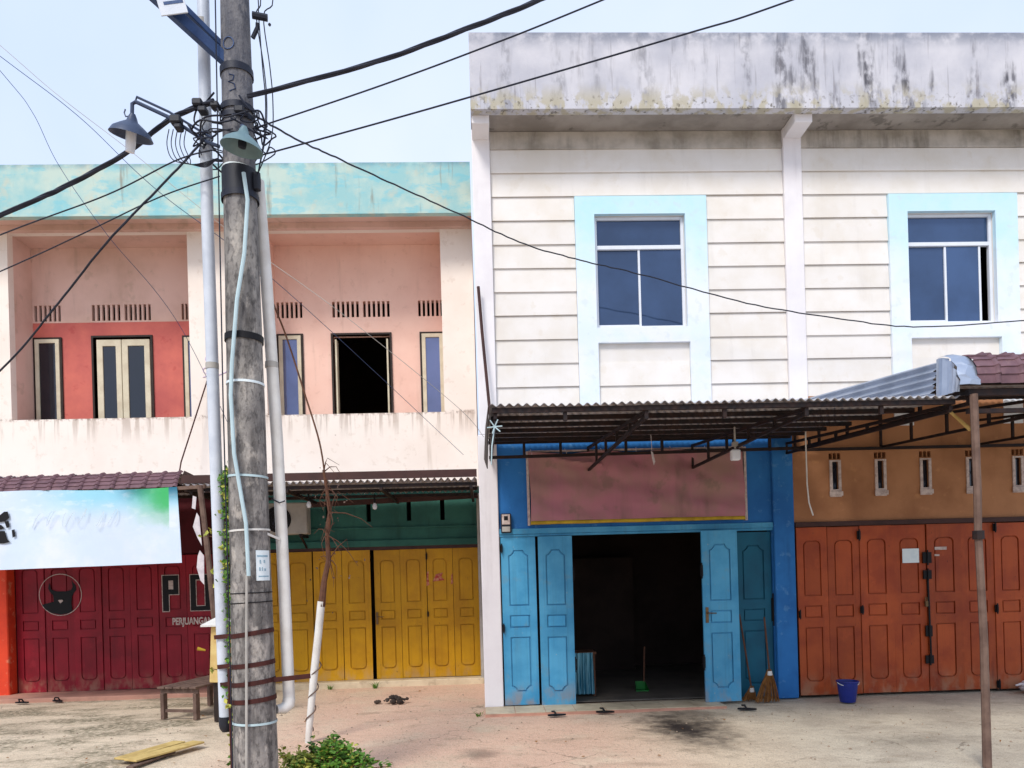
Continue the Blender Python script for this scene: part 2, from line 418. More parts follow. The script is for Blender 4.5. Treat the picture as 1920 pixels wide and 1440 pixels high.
def m_glass(name, tint, met):
    m, nt, b, pos = newmat(name)
    nt.links.new(mixc(nt, noise_fac(nt, pos, 1.3, .35, .7), lin(tint), tuple(v * .75 for v in lin(tint)[:3]) + (1,)), b.inputs['Base Color'])
    oi = nd(nt, 'ShaderNodeObjectInfo'); mr = nd(nt, 'ShaderNodeMapRange'); mr.inputs[3].default_value = .7; mr.inputs[4].default_value = 1.25
    nt.links.new(oi.outputs['Random'], mr.inputs[0]); hv = nd(nt, 'ShaderNodeHueSaturation'); nt.links.new(mr.outputs[0], hv.inputs['Value'])
    nt.links.new(b.inputs['Base Color'].links[0].from_socket, hv.inputs['Color']); nt.links.new(hv.outputs[0], b.inputs['Base Color'])
    b.inputs['Roughness'].default_value = .06; b.inputs['Metallic'].default_value = met
    b.inputs['Specular IOR Level'].default_value = .8
    bump(nt, b, pos, [(1.1, .12, .03, (1, 1, 1))]); return m
M['glass'] = m_glass('blue_tinted_glass', (62, 84, 118), .45)
M['glassdark'] = m_glass('dark_window_glass', (22, 28, 40), .12)
M['glassgrey'] = m_glass('grey_blue_glass', (104, 112, 146), .45)

def m_ground():
    m, nt, b, pos = newmat('worn_concrete_and_dirt')
    base = mixc(nt, noise_fac(nt, pos, .8, .3, .7), lin((200, 180, 154)), lin((226, 206, 178)))
    pk = mathn(nt, 'MULTIPLY', mathn(nt, 'MULTIPLY', zmask(nt, pos, -3.4, -2.2, 0), zmask(nt, pos, 2.6, 1.0, 0)), noise_fac(nt, pos, 1.2, .2, .55, off=(4, 1, 0)))
    o = mixc(nt, mathn(nt, 'MULTIPLY', pk, .8), base, lin((218, 178, 154)))
    gr = mathn(nt, 'MULTIPLY', zmask(nt, pos, 2.2, 4.0, 0), .85)
    o = mixc(nt, gr, o, mixc(nt, noise_fac(nt, pos, 1.5, .35, .65), lin((176, 166, 150)), lin((206, 196, 176))))
    ms = mathn(nt, 'MULTIPLY', mathn(nt, 'MULTIPLY', zmask(nt, pos, -3.0, -4.3, 0), noise_fac(nt, pos, 1.4, .42, .6, off=(1, 5, 0), stretch=(.55, 1, 1))), noise_fac(nt, pos, 18, .3, .6))
    o = mixc(nt, mathn(nt, 'MULTIPLY', ms, .85), o, lin((88, 84, 58)))
    o = mixc(nt, mathn(nt, 'MULTIPLY', noise_fac(nt, pos, 3.2, .55, .72, off=(6, 2, 0), stretch=(.5, 1, 1)), .4), o, lin((140, 122, 100)))
    o = mixc(nt, mathn(nt, 'MULTIPLY', noise_fac(nt, pos, 70, .52, .64, detail=3, off=(1, 1, 0)), .4), o, lin((104, 90, 76)))
    o = mixc(nt, mathn(nt, 'MULTIPLY', noise_fac(nt, pos, 48, .6, .68, detail=3, off=(9, 3, 0)), .5), o, lin((232, 218, 196)))
    # shrinkage cracks: edges of large warped cells, only in places
    wv = nd(nt, 'ShaderNodeTexNoise'); wv.inputs['Scale'].default_value = 2.2; wv.inputs['Detail'].default_value = 5; nt.links.new(pos, wv.inputs['Vector'])
    vs_ = nd(nt, 'ShaderNodeVectorMath', operation='SCALE'); vs_.inputs['Scale'].default_value = .9; nt.links.new(wv.outputs['Color'], vs_.inputs[0])
    va_ = nd(nt, 'ShaderNodeVectorMath', operation='ADD'); nt.links.new(pos, va_.inputs[0]); nt.links.new(vs_.outputs[0], va_.inputs[1])
    vo = nd(nt, 'ShaderNodeTexVoronoi', feature='DISTANCE_TO_EDGE'); vo.voronoi_dimensions = '2D'; vo.inputs['Scale'].default_value = .55; nt.links.new(va_.outputs[0], vo.inputs['Vector'])
    ck = nd(nt, 'ShaderNodeMapRange'); ck.inputs[1].default_value = .009; ck.inputs[2].default_value = .003; nt.links.new(vo.outputs['Distance'], ck.inputs[0])
    o = mixc(nt, mathn(nt, 'MULTIPLY', mathn(nt, 'MULTIPLY', ck.outputs[0], noise_fac(nt, pos, .9, .42, .58, off=(3, 8, 0))), .5), o, lin((96, 80, 66)))
    o = mixc(nt, mathn(nt, 'MULTIPLY', noise_fac(nt, pos, 22, .58, .7, off=(2, 2, 0)), .45), o, lin((110, 94, 78)))
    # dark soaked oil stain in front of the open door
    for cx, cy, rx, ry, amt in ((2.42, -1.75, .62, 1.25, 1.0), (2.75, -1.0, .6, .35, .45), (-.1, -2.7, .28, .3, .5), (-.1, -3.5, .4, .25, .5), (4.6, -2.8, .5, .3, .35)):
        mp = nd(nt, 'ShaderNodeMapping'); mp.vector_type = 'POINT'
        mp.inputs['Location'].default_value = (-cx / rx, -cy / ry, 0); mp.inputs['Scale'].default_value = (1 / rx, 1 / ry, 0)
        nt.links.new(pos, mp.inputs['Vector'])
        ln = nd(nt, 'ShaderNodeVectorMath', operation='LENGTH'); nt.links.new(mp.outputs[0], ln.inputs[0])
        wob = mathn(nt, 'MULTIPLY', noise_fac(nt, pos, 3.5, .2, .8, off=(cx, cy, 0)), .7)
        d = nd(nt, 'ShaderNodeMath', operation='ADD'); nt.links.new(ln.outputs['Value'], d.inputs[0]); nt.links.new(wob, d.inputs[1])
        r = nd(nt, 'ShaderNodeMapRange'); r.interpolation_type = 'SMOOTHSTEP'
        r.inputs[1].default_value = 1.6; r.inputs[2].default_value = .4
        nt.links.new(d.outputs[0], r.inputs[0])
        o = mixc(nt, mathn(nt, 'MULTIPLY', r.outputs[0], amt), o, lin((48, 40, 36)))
    nt.links.new(o, b.inputs['Base Color']); b.inputs['Roughness'].default_value = .92; b.inputs['Specular IOR Level'].default_value = .25
    bump(nt, b, pos, [(60, .8, .012, (1, 1, 1)), (7, .6, .03, (1, 1, 1))]); return m
M['ground'] = m_ground()

def m_banner():
    m, nt, b, pos = newmat('printed_white_banner')
    o = mixc(nt, noise_fac(nt, pos, 1.6, .4, .7), lin((206, 220, 236)), lin((222, 228, 240)))
    o = mixc(nt, mathn(nt, 'MULTIPLY', mathn(nt, 'MULTIPLY', zmask(nt, pos, 2.85, 3.25), zmask(nt, pos, -7.0, -5.6, 0)), .8), o, lin((130, 206, 226)))
    o = mixc(nt, mathn(nt, 'MULTIPLY', noise_fac(nt, pos, 9, .52, .66, stretch=(.5, 1, 1)), mathn(nt, 'MULTIPLY', zmask(nt, pos, 2.6, 2.8), .35)), o, lin((232, 238, 244)))
    wob = noise_fac(nt, pos, 4, .3, .7, off=(2, 2, 2))
    tl = mathn(nt, 'MULTIPLY', zmask(nt, pos, -5.5, -5.0, 0), zmask(nt, pos, 3.05, 3.36))
    o = mixc(nt, mathn(nt, 'MULTIPLY', mathn(nt, 'MULTIPLY', tl, mathn(nt, 'ADD', wob, .35)), 1.0), o, lin((10, 104, 132)))
    gx = mathn(nt, 'MULTIPLY', zmask(nt, pos, -5.3, -4.65, 0), mathn(nt, 'ADD', zmask(nt, pos, 2.6, 3.3), mathn(nt, 'MULTIPLY', wob, .3)))
    gx = mathn(nt, 'MULTIPLY', mathn(nt, 'MULTIPLY', gx, zmask(nt, pos, 2.62, 2.85)), zmask(nt, pos, -4.585, -4.6, 0))
    o = mixc(nt, mathn(nt, 'MULTIPLY', gx, .95), o, lin((52, 178, 92)))
    nt.links.new(o, b.inputs['Base Color']); b.inputs['Roughness'].default_value = .5
    bump(nt, b, pos, [(4, .3, .02, (1, 1, 1))]); return m
M['banner'] = m_banner()
M['tarp'] = mat('faded_maroon_tarpaulin', (178, 116, 128), (160, 124, 114), .95, 1.6, .6, streak=(116, 96, 84), samt=.6, slo=.45, shi=.7, sscale=3, spot=(122, 106, 90), spotamt=.5, spotscale=3)
def m_stripe():
    m, nt, b, pos = newmat('striped_teal_cloth')
    o = mixc(nt, noise_fac(nt, pos, 34, .45, .55, stretch=(1, .1, .03)), lin((30, 110, 136)), lin((130, 190, 206)))
    nt.links.new(o, b.inputs['Base Color']); b.inputs['Roughness'].default_value = .9
    bump(nt, b, pos, [(120, .3, .003, (1, 1, 1))]); return m
M['stripecloth'] = m_stripe()

# ------------------------------------------------------------------ ground
g = MB()
N = 60
xs = [-300, -60] + [-14 + i * 28 / N for i in range(N + 1)] + [60, 300]
ys = [-300, -60] + [-12 + i * 22 / N for i in range(N + 1)] + [60, 300]
for y in ys:
    for x in xs:
        h = 0
        if -14 < x < 14 and -12 < y < 10: h = (noise.noise(Vector((x * .9, y * .9, 0))) * .012 - .012)
        g.v.append((x, y, h - .002))
for j in range(len(ys) - 1):
    for i in range(len(xs) - 1):
        a = j * len(xs) + i; g.f.append((a, a + 1, a + 1 + len(xs), a + len(xs)))
struct('ground', g, M['ground'], True)

# ------------------------------------------------------------------ door leaves
def arch(x0, x1, z0, z1, c, top, bottom, style):
    def corner(sx, sz, cx, cz):       # from side edge point to top edge point
        if style == 'round':
            return [(cx - sx * c * cos(t), cz + sz * c * sin(t)) for t in [i * pi / 2 / 5 for i in range(6)]]
        return [(cx - sx * c, cz), (cx - sx * c * .62, cz + sz * c * .12), (cx - sx * c * .12, cz + sz * c * .62), (cx, cz + sz * c)]
    P = []
    P += corner(1, -1, x0 + c, z0 + c) if bottom else [(x0, z0)]
    P += [(q[0], q[1]) for q in reversed(corner(-1, -1, x1 - c, z0 + c))] if bottom else [(x1, z0)]
    P += corner(-1, 1, x1 - c, z1 - c) if top else [(x1, z1)]
    P += list(reversed(corner(1, 1, x0 + c, z1 - c))) if top else [(x0, z1)]
    return P

LEAFC = {}
def leaf_meshes(w, h, style, m):
    key = (round(w, 3), round(h, 3), style, m)
    if key in LEAFC: return LEAFC[key]
    i = .105 if w > .45 else .09
    spec = [(.08 * h, .405 * h, False, True), (.46 * h, .535 * h, False, False), (.59 * h, .922 * h, True, False)]
    gw = .017
    holes = [arch(i, w - i, a, b, .075 if w > .45 else .06, t, bt, style) for a, b, t, bt in spec]
    fr = MB().plate([(0, 0), (w, 0), (w, h), (0, h)], [list(reversed(q)) for q in holes], -.024, 0)
    fr.box(.003, w - .003, .0005, .02, .003, h - .003)
    pans = []
    for a, b, t, bt in spec:
        poly = arch(i + gw, w - i - gw, a + gw, b - gw, .07 if w > .45 else .055, t, bt, style)
        pans.append(MB().plate(poly, [], -.021, 0).mesh('door_panel', M[m], bevel=.004))
    LEAFC[key] = (fr.mesh('door_leaf', M[m]), pans)
    return LEAFC[key]

def leaf(parent, x, y, z, w, h, style, m, rot=0, skew=1):
    fm, pans = leaf_meshes(w, h, style, m)
    z += random.uniform(-.006, .004); rot += random.uniform(-.012, .012); ry = random.uniform(-.0025, .0025)
    o = put('door_leaf', fm, parent, (x, y, z), (0, ry, rot), (skew, 1, 1))
    for p in pans: put('door_panel', p, o, (x, y, z), (0, ry, rot), (skew, 1, 1))
    return o

def handle(parent, x, y, z, flip=1):
    h = MB().box(x - .02, x + .02, y - .012, y, z - .11, z + .11)
    h.tube([(x, y - .01, z + .03), (x, y - .05, z + .03), (x + flip * .12, y - .055, z + .025)], .009, 6)
    return obj('door_handle', h, M['brass'], parent)

def bolt(parent, x, y, z, h=.14, w=.035):
    b = MB().box(x - w / 2, x + w / 2, y - .02, y, z - h / 2, z + h / 2)
    b.tube([(x, y - .03, z - h * .7), (x, y - .03, z + h * .7)], .01, 6)
    return obj('door_bolt', b, M['black'], parent)

def shell(parent, x0, x1, yf, yb, ztop, zmid, m_out):
    s = MB()
    t = .1
    s.box(x0, x0 + t, yf, yb, 0, ztop); s.box(x1 - t, x1, yf, yb, 0, ztop)
    s.box(x0 + t, x1 - t, yb - t, yb, 0, ztop)
    s.box(x0 + t, x1 - t, yf, yb - t, ztop - .12, ztop - .002)
    s.box(x0 + t, x1 - t, yf, yb - t, zmid, zmid + .12)
    obj('shell', s, M[m_out], parent)
    u = MB()
    for za, zb in ((.03, zmid - .01), (zmid + .125, ztop - .125)):
        u.box(x0 + t + .002, x0 + t + .03, yf, yb - t - .04, za, zb); u.box(x1 - t - .03, x1 - t - .002, yf, yb - t - .04, za, zb)
        u.box(x0 + t + .032, x1 - t - .032, yb - t - .04, yb - t - .002, za, zb)
        u.box(x0 + t + .032, x1 - t - .032, yf, yb - t - .042, zb - .03, zb)
    lo = obj('darkening_lining', u, M['room'], parent)  # inner skin added in dark colour so the rooms look unlit
    f = MB().box(x0 + t, x1 - t, yf, yb - t, .004, .02)
    obj('floor', f, M['floor'], parent)

# ------------------------------------------------------------------ right-hand building: two units
PK = [8.09 - .3455 * k for k in range(12)]
def clap(parent, x0, x1, z0, z1, m):
    L = x1 - x0; H = z1 - z0
    b = MB()
    prof = [(.0, .004), (-.036, 0), (-.036, .008), (-.012, H - .002), (.0, H - .002)]   # y, z ; thick at the foot
    b.v = [(x, y, z) for x in (0, L) for y, z in prof]
    b.f = [(0, 1, 6, 5), (1, 2, 7, 6), (2, 3, 8, 7), (3, 4, 9, 8), (4, 0, 5, 9), (0, 4, 3, 2, 1), (5, 6, 7, 8, 9)]
    return put('plank', b.mesh('plank', M[m]), parent, (x0, .05, z0 + random.uniform(-.004, .004)), (0, random.uniform(-.0028, .0028), 0))

def sliding_window(parent, x0, x1, z0, z1, zt, xm, openx=None):
    f = MB(); w = .045; yb, yf = .13, .07
    f.box(x0, x0 + w, yf, yb, z0, z1); f.box(x1 - w, x1, yf, yb, z0, z1)
    f.box(x0 + w, x1 - w, yf, yb, z0, z0 + w); f.box(x0 + w, x1 - w, yf, yb, z1 - w, z1)
    f.box(x0 + w, x1 - w, yf, yb, zt - .03, zt + .03)
    fr = obj('window_frame', f, M['alu'], parent, bevel=.006)
    put('pane', MB().box(x0 + w, x1 - w, .105, .112, zt + .03, z1 - w).mesh('pane', M['glass']), fr)
    xe = openx if openx else x1 - w
    put('pane', MB().box(x0 + w, xm - .015, .112, .119, z0 + w, zt - .03).mesh('pane', M['glass']), fr)
    put('pane', MB().box(xm + .015, xe - (.03 if openx else 0), .098, .105, z0 + w, zt - .03).mesh('pane', M['glass']), fr)
    s = MB().box(xm - .015, xm + .015, .088, .126, z0 + w + .002, zt - .032)
    if openx: s.box(openx - .03, openx, .088, .112, z0 + w + .002, zt - .032)
    s.box(x0 + w + .002, xm - .017, .095, .125, z0 + w + .002, z0 + w + .025)
    put('mullion', s.mesh('mullion', M['alu']), fr)

def right_unit(name, label, X0, X1, pil, wx0, wx1, sx0, sx1, xm, openx, gm):
    t = thing(name, label, 'shophouse', ((X0 + X1) / 2, 3, 0))
    shell(t, X0, X1, .2, 8, 8.7, 3.95, 'white')
    # upper wall with window opening
    obj('upper_wall', MB().wall(X0, X1, 3.95, 8.36, [(wx0, wx1, 5.47, 7.12)], .05, .2), M['siding'], t)
    # pillar and roof beam bracket
    obj('pillar', MB().box(pil[0], pil[1], -.03, .048, 3.95, 8.358), M['white'], t, bevel=.008)
    obj('beam_bracket', MB().box(pil[0] + .01, pil[1] - .005, -.42, -.001, 8.2, 8.357), M['white'], t, bevel=.008)
    # soffit, parapet
    obj('soffit', MB().box(X0 + .001, X1, -.42, .3, 8.36, 8.45), M['soffit'], t)
    pr = MB().box(X0, X1, -.56, -.422, 8.31, 9.36)
    if X0 < .1: pr.box(X0, X0 + .13, -.42, 8, 8.452, 9.36)
    obj('parapet', pr, M['parapet_white'], t)
    # planks
    rows = [(PK[k + 1], PK[k]) for k in range(11)] + [(PK[0], 8.357)]
    for z0, z1 in rows:
        m = 'siding_top' if z1 > 8.2 else 'siding'
        a, b = pil[1] + .002, X1
        if z1 <= 5.3:
            segs = [(a, sx0), (sx0 + .29, sx1 - .29), (sx1, b)]
        elif z0 >= 7.38: segs = [(a, b)]
        else: segs = [(a, sx0), (sx1, b)]
        for p, q in segs:
            if q - p > .05: clap(t, p + .003, q - .003, z0, z1, m)
    # window surround, frame
    su = MB().wall(sx0, sx1, 3.96, 7.38, [(wx0, wx1, 5.47, 7.12), (sx0 + .29, sx1 - .29, 3.9, 5.25)], -.02, .048)
    obj('window_surround', su, M['trimblue'], t)
    sliding_window(t, wx0, wx1, 5.472, 7.118, 6.67, xm, openx)
    return t

ub = right_unit('shophouse', 'white clapboard shophouse with sky blue window trim over an open light blue shop front',
                0, 4.56, (0.0, .26), 1.75, 3.08, 1.47, 3.40, 2.41, None, 'blue')
uo = right_unit('shophouse', 'white clapboard shophouse above burnt orange folding doors and ochre wall',
                4.56, 9.12, (4.56, 4.83), 6.40, 7.73, 6.12, 8.07, 7.02, 7.56, 'brownwall')

# --- blue ground floor
gw = MB().wall(0.0, 4.56, 0, 3.949, [(.24, 4.24, -.1, 2.5)], .0, .18)
obj('lower_wall', gw, M['blue'], ub)
obj('corner_pillar', MB().box(-.03, .24, -.06, -.002, 0, 3.94), M['white'], ub, bevel=.01)
obj('side_pillar', MB().box(4.25, 4.555, -.07, -.002, 0, 3.94), M['blue'], ub, bevel=.012)
hb = MB().box(.245, 4.245, -.05, -.002, 2.5, 2.58).box(.245, 4.245, -.035, .03, 2.465, 2.498)
obj('door_head', hb, M['bluedoor'], ub, bevel=.004)
L1 = leaf(ub, .26, .0, .03, .5, 2.43, 'notch', 'bluedoor', radians(1.5))
L2 = leaf(ub, .79, -.05, .03, .49, 2.43, 'notch', 'bluedoor', radians(-2))
L3 = leaf(ub, 3.1, -.30, .03, .52, 2.43, 'notch', 'bluedoor', radians(3))
L4 = leaf(ub, 3.70, .06, .03, .53, 2.42, 'notch', 'shaded_tealdoor')
handle(L3, 3.15, -.325, 1.27)
for z in (.6, 1.9):
    bolt(L2, 1.29, -.06, z, .16, .04); bolt(L3, 3.09, -.31, z, .16, .04)
bolt(L4, 4.235, .03, 1.3, .34, .04)
for z in (2.3, 1.15): bolt(L1, .27, -.04, z, .1, .03)
# room: back wall and partition, coloured dark in place of missing light
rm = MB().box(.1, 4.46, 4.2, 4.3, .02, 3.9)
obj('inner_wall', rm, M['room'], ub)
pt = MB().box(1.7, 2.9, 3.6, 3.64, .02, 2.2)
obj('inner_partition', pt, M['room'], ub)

# --- ochre ground floor with slit vents
vx = [5.21, 5.89, 6.57, 7.27, 7.975, 8.66]
holes = [(4.58, 9.0, -.1, 2.5)]
for x in vx:
    holes.append((x - .045, x + .045, 3.04, 3.45))
    for d in (-.062, 0, .062): holes.append((x + d - .025, x + d + .025, 3.49, 3.575))
obj('lower_wall', MB().wall(4.562, 9.12, 0, 4.42, holes, .0, .18), M['brownwall'], uo)
for x in vx:
    vs = MB().wall(x - .085, x + .085, 2.93, 3.47, [(x - .045, x + .045, 3.04, 3.45)], -.02, -.001)
    vs.box(x - .1, x + .1, -.035, -.021, 2.945, 3.01)
    vo_ = put('vent_surround', vs.mesh('vent_surround', M['offwhite']), uo)
    obj('pane', MB().box(x - .044, x + .044, .03, .036, 3.041, 3.449), M['glassdark'], vo_)
    obj('vent_back', MB().box(x - .1, x + .1, .184, .19, 3.47, 3.6), M['room'], vo_)  # dark sheet that paints the shade inside the cap holes
obj('door_head', MB().box(4.58, 9.0, -.045, -.002, 2.5, 2.57), M['brownboard'], uo, bevel=.004)
ox = [4.60, 5.06, 5.54, 6.04, 6.545, 7.07, 7.57, 8.06, 8.55]
for i, x in enumerate(ox):
    w = (ox[i + 1] if i < 8 else 9.0) - x - .008
    lf = leaf(uo, x, .0 + (.012 if i % 2 else 0), .03, .49, 2.46, 'round', 'orange', 0, w / .49)
    if i == 0: bolt(lf, x + .012, -.03, 1.22, .1, .03)
    if i == 2:
        bolt(lf, x + .0, -.03, 1.26, .1, .05); bolt(lf, x - .02, -.03, 2.36, .12, .05)
    if i == 4:
        for z, h, w_ in ((2.0, .16, .13), (1.75, .13, .12), (.92, .16, .1), (.5, .12, .12)): bolt(lf, x - .01, -.03, z, h, w_)
        obj('locking_bar', MB().tube([(x - .01, -.045, 1.72), (x - .005, -.05, 1.3), (x + .01, -.045, .5)], .014, 6), M['black'], lf)
        obj('padlock', MB().box(x - .06, x - .02, -.06, -.03, 1.28, 1.36).tube([(x - .055, -.045, 1.36), (x - .05, -.045, 1.42), (x - .03, -.045, 1.42), (x - .025, -.045, 1.36)], .006, 6), M['brass'], lf)
    if i == 6:
        for z in (2.42, 1.22, .1): bolt(lf, x + .0, -.03, z, .11, .05)
nt_ = MB().box(6.17, 6.42, -.034, -.031, 1.93, 2.14)
tag(obj('paper_notice', nt_, M['paper'], None), 'blank white paper notice taped to the orange folding door', 'paper')
nl = MB().box(6.66, 6.84, -.033, -.03, 2.11, 2.155).box(6.655, 6.73, -.033, -.03, 2.02, 2.045)
tag(obj('torn_label', nl, M['offwhite'], None), 'torn strip of pale sticker beside the padlock on the orange door', 'sticker')

# ------------------------------------------------------------------ left-hand building: two set-back units
YB, YF, YP = 3.4, 2.7, 2.1
def vent_block(parent, x0, x1, z0, z1, m):
    n = 6; L = x1 - x0; wb = L * .4 / (n - 1); gp = L * .6 / n
    b = MB().box(0, wb, YB + .005, YB + .06, z0, z1)
    me = b.mesh('vent_bar', M[m])
    for k in range(n - 1): put('vent_bar', me, parent, (x0 + gp * (k + 1) + wb * k, 0, 0))

def casement(parent, x0, x1, z0, z1, pane, frame_m='ivory', yy=YB, bars=True, rot=0):
    """dark outer jamb, pale sash, pane"""
    j = .035
    o = MB().wall(x0 - j, x1 + j, z0 - j, z1 + j, [(x0, x1, z0 - 1, z1)], yy - .03, yy + .08)
    fo = obj('window_jamb', o, M['darkframe'], parent)
    if pane:
        w = .075
        s = MB().wall(x0 + .004, x1 - .004, z0, z1 - .004, [(x0 + w, x1 - w, z0 + w, z1 - w)], yy - .05, yy + .0)
        so_ = obj('window_sash', s, M[frame_m], fo, bevel=.004)
        obj('pane', MB().box(x0 + w, x1 - w, yy - .028, yy - .02, z0 + w, z1 - w), M[pane], fo)
    return fo

def left_unit(label, X0, X1, op, wins, vents, up_m, lo_m):
    """op = balcony opening x-range"""
    t = thing('shophouse', label, 'shophouse', ((X0 + X1) / 2, 5, 0))
    shell(t, X0, X1, YB + .2, 10, 8.6, 3.8, 'pinkgrey')
    zo0, zo1 = 4.9, 8.22
    # front face: pillars and balcony breast wall in one plane
    obj('front_wall', MB().wall(X0, X1, 3.55, 8.3, [(op[0], op[1], zo0, zo1)], YF, YF + .16), M['cream'], t)
    for a, b in ((X0, op[0] - .001), (op[1] + .001, X1)):
        obj('balcony_side', MB().box(a, b, YF + .161, YB + .2, 3.55, 8.3), M[up_m], t)
    obj('balcony_floor', MB().box(op[0], op[1], YF + .161, YB + .2, 3.8, 3.95), M['floor'], t)
    obj('balcony_ceiling', MB().box(op[0], op[1], YF + .161, YB + .2, zo1 + .02, 8.35), M[up_m], t)
    holes = [(a, b, 4.0, zt) for a, b, zt, *_ in wins] + [(a, b, 6.88, 7.18) for a, b in vents]
    if lo_m == up_m:
        obj('balcony_wall', MB().wall(op[0], op[1], 3.951, zo1 + .019, holes, YB, YB + .15), M[up_m], t)
    else:
        obj('balcony_wall', MB().wall(op[0], op[1], 6.85, zo1 + .019, holes, YB, YB + .15), M[up_m], t)
        obj('balcony_lower_wall', MB().wall(op[0], op[1], 3.951, 6.849, holes, YB, YB + .15), M[lo_m], t)
    for a, b in vents: vent_block(t, a, b, 6.88, 7.18, up_m)
    for a, b, zt, kind in wins:
        if kind == 'open': casement(t, a, b, 4.0, zt, None)
        elif kind == 'double':
            f = casement(t, a, b, 4.0, zt, None); mid = (a + b) / 2
            for p, q, pm in ((a + .07, mid - .006, 'glass'), (mid + .006, b - .01, 'glassdark')):
                s = MB().wall(p, q, 4.0, zt - .05, [(p + .11, q - .1, 4.2, zt - .17)], YB - .05, YB)
                obj('window_sash', s, M['ivory'], f, bevel=.005)
                obj('pane', MB().box(p + .11, q - .1, YB - .028, YB - .02, 4.2, zt - .17), M[pm if pm != 'glass' else 'glassdark'], f)
        else: casement(t, a, b, 4.55, zt, kind)
    # overhang and parapet
    obj('soffit', MB().box(X0, X1, YP + .12, YF + .3, 8.302, 8.42), M['pinkgrey'], t)
    obj('parapet', MB().box(X0, X1, YP, YP + .119, 8.2, 9.08), M['parapet_turq'], t)
    obj('ceiling_beam', MB().box(X0, X1, YF - .1, YF - .002, 8.2, 8.301), M['pinkgrey'], t)
    return t

ul = left_unit('set back shophouse with coral balcony wall above crimson folding doors', -9.3, -4.45, (-8.25, -5.12),
               [(-8.21, -7.76, 6.54, 'glassdark'), (-7.15, -6.10, 6.56, 'double'), (-5.48, -5.06, 6.54, 'glassgrey')],
               [(-8.22, -7.74), (-7.17, -6.65), (-6.57, -6.09), (-5.52, -5.13)], 'pinkgrey', 'coral')
um = left_unit('set back pink shophouse with an open upstairs window above mustard folding doors', -4.45, -.04, (-3.78, -.62),
               [(-3.73, -3.31, 6.54, 'glassgrey'), (-2.72, -1.65, 6.54, 'open'), (-1.05, -.64, 6.54, 'glassgrey')],
               [(-3.76, -3.28), (-2.72, -2.22), (-2.14, -1.64), (-1.10, -.63)], 'pinkwall', 'pinkwall')
# open sash leaves, swung into the room beside the dark opening
for x in (-2.665, -1.70):
    obj('open_sash', MB().box(x - .016, x + .016, YB - .02, YB + .14, 4.0, 6.46), M['ivory'], um, bevel=.004)
# graffiti on the shared pillar
gf = MB()
def squig(pts, r=.008):
    gf.tube([(x, YF - .004, z) for x, z in pts], r, 5)
squig([(-4.75 + .1 * cos(t), 5.92 + .09 * sin(t)) for t in [i * .4 for i in range(14)]])
squig([(-4.8 + .1 * cos(t), 5.72 + .06 * sin(t)) for t in [i * .4 for i in range(15)]])
squig([(-4.9, 5.6), (-4.8, 5.62), (-4.65, 5.62), (-4.5, 5.68), (-4.42, 5.76), (-4.4, 5.74)])
squig([(-4.47 + .07 * cos(t), 6.0 + .12 * sin(t)) for t in [-.8 + i * .3 for i in range(9)]])
go = obj('graffiti', gf, M['purple'], ul); go['label'] = 'faint purple scribble sprayed on the cream pillar'

# ground floor of the left units
def slot_wall(parent, x0, x1, z1, door, m, slots):
    hs = [(door[0], door[1], -.1, 2.47)] + [(x - .04, x + .04, 2.96, 3.34) for x in slots]
    obj('lower_wall', MB().wall(x0, x1, 0, z1, hs, 2.86, 3.0), M[m], parent)
    obj('room_back', MB().box(x0 + .1, x1 - .1, 3.5, 3.58, .02, z1), M['room'], parent)  # set close behind, its dark colour standing for an unlit room
slot_wall(ul, -9.3, -4.45, 3.8, (-8.35, -4.85), 'maroon', [-4.65])
slot_wall(um, -4.449, -.04, 3.8, (-4.12, -.08), 'green', [-2.8, -2.06, -1.33, -.72])
obj('door_pillar', MB().box(-8.85, -8.37, 2.62, 2.858, 0, 3.54), M['redpillar'], ul, bevel=.015)
obj('door_pillar', MB().box(-4.84, -4.46, 2.72, 2.858, 0, 3.54), M['maroon'], ul, bevel=.015)
obj('door_pillar', MB().box(-4.44, -4.13, 2.72, 2.858, 0, 3.54), M['green'], um, bevel=.015)
obj('wall_ledge', MB().box(-4.12, -.05, 2.79, 2.858, 2.5, 2.62), M['green'], um, bevel=.01)
obj('wall_ledge', MB().box(-4.12, -.05, 2.82, 2.858, 2.82, 2.86), M['green'], um, bevel=.01)
obj('door_head', MB().box(-4.12, -.08, 2.8, 2.859, 2.44, 2.498), M['brownboard'], um)
obj('drain_pipe', MB().tube([(-.06, 2.6, .05), (-.06, 2.6, 3.4)], .035, 10), M['acgrey'], um, True)
for k in range(7):
    leaf(ul, -8.345 + .5 * k, 2.86 + (.012 if k % 2 else 0), .06, .49, 2.39, 'round', 'red')
for k in range(4): leaf(um, -4.11 + .52 * k, 2.80, .1, .505, 2.34, 'round', 'yellow')
yl = [leaf(um, -1.985 + .476 * k, 2.86, .1, .468, 2.34, 'round', 'yellow') for k in range(4)]
handle(yl[0], -1.95, 2.82, 1.2)
bolt(yl[2], -1.03, 2.83, 2.3, .1, .03); bolt(yl[2], -1.03, 2.83, 1.25, .08, .03)
st = MB()
for x, z, w, h in ((-1.02, 1.9, .05, .28), (-.83, 1.92, .2, .16), (-.58, 1.88, .04, .2)):
    poly = [(x - w / 2, z - h / 2), (x + w * .6, z - h / 2 + .02), (x + w * .3, z), (x + w * .45, z + h / 2), (x - w * .2, z + h / 2 - .03), (x - w * .3, z)]
    st.plate(poly, [], 2.829, 2.832)
tag(obj('torn_sticker', st, M['sticker'], None), 'torn red sticker remains on the mustard folding door', 'sticker')

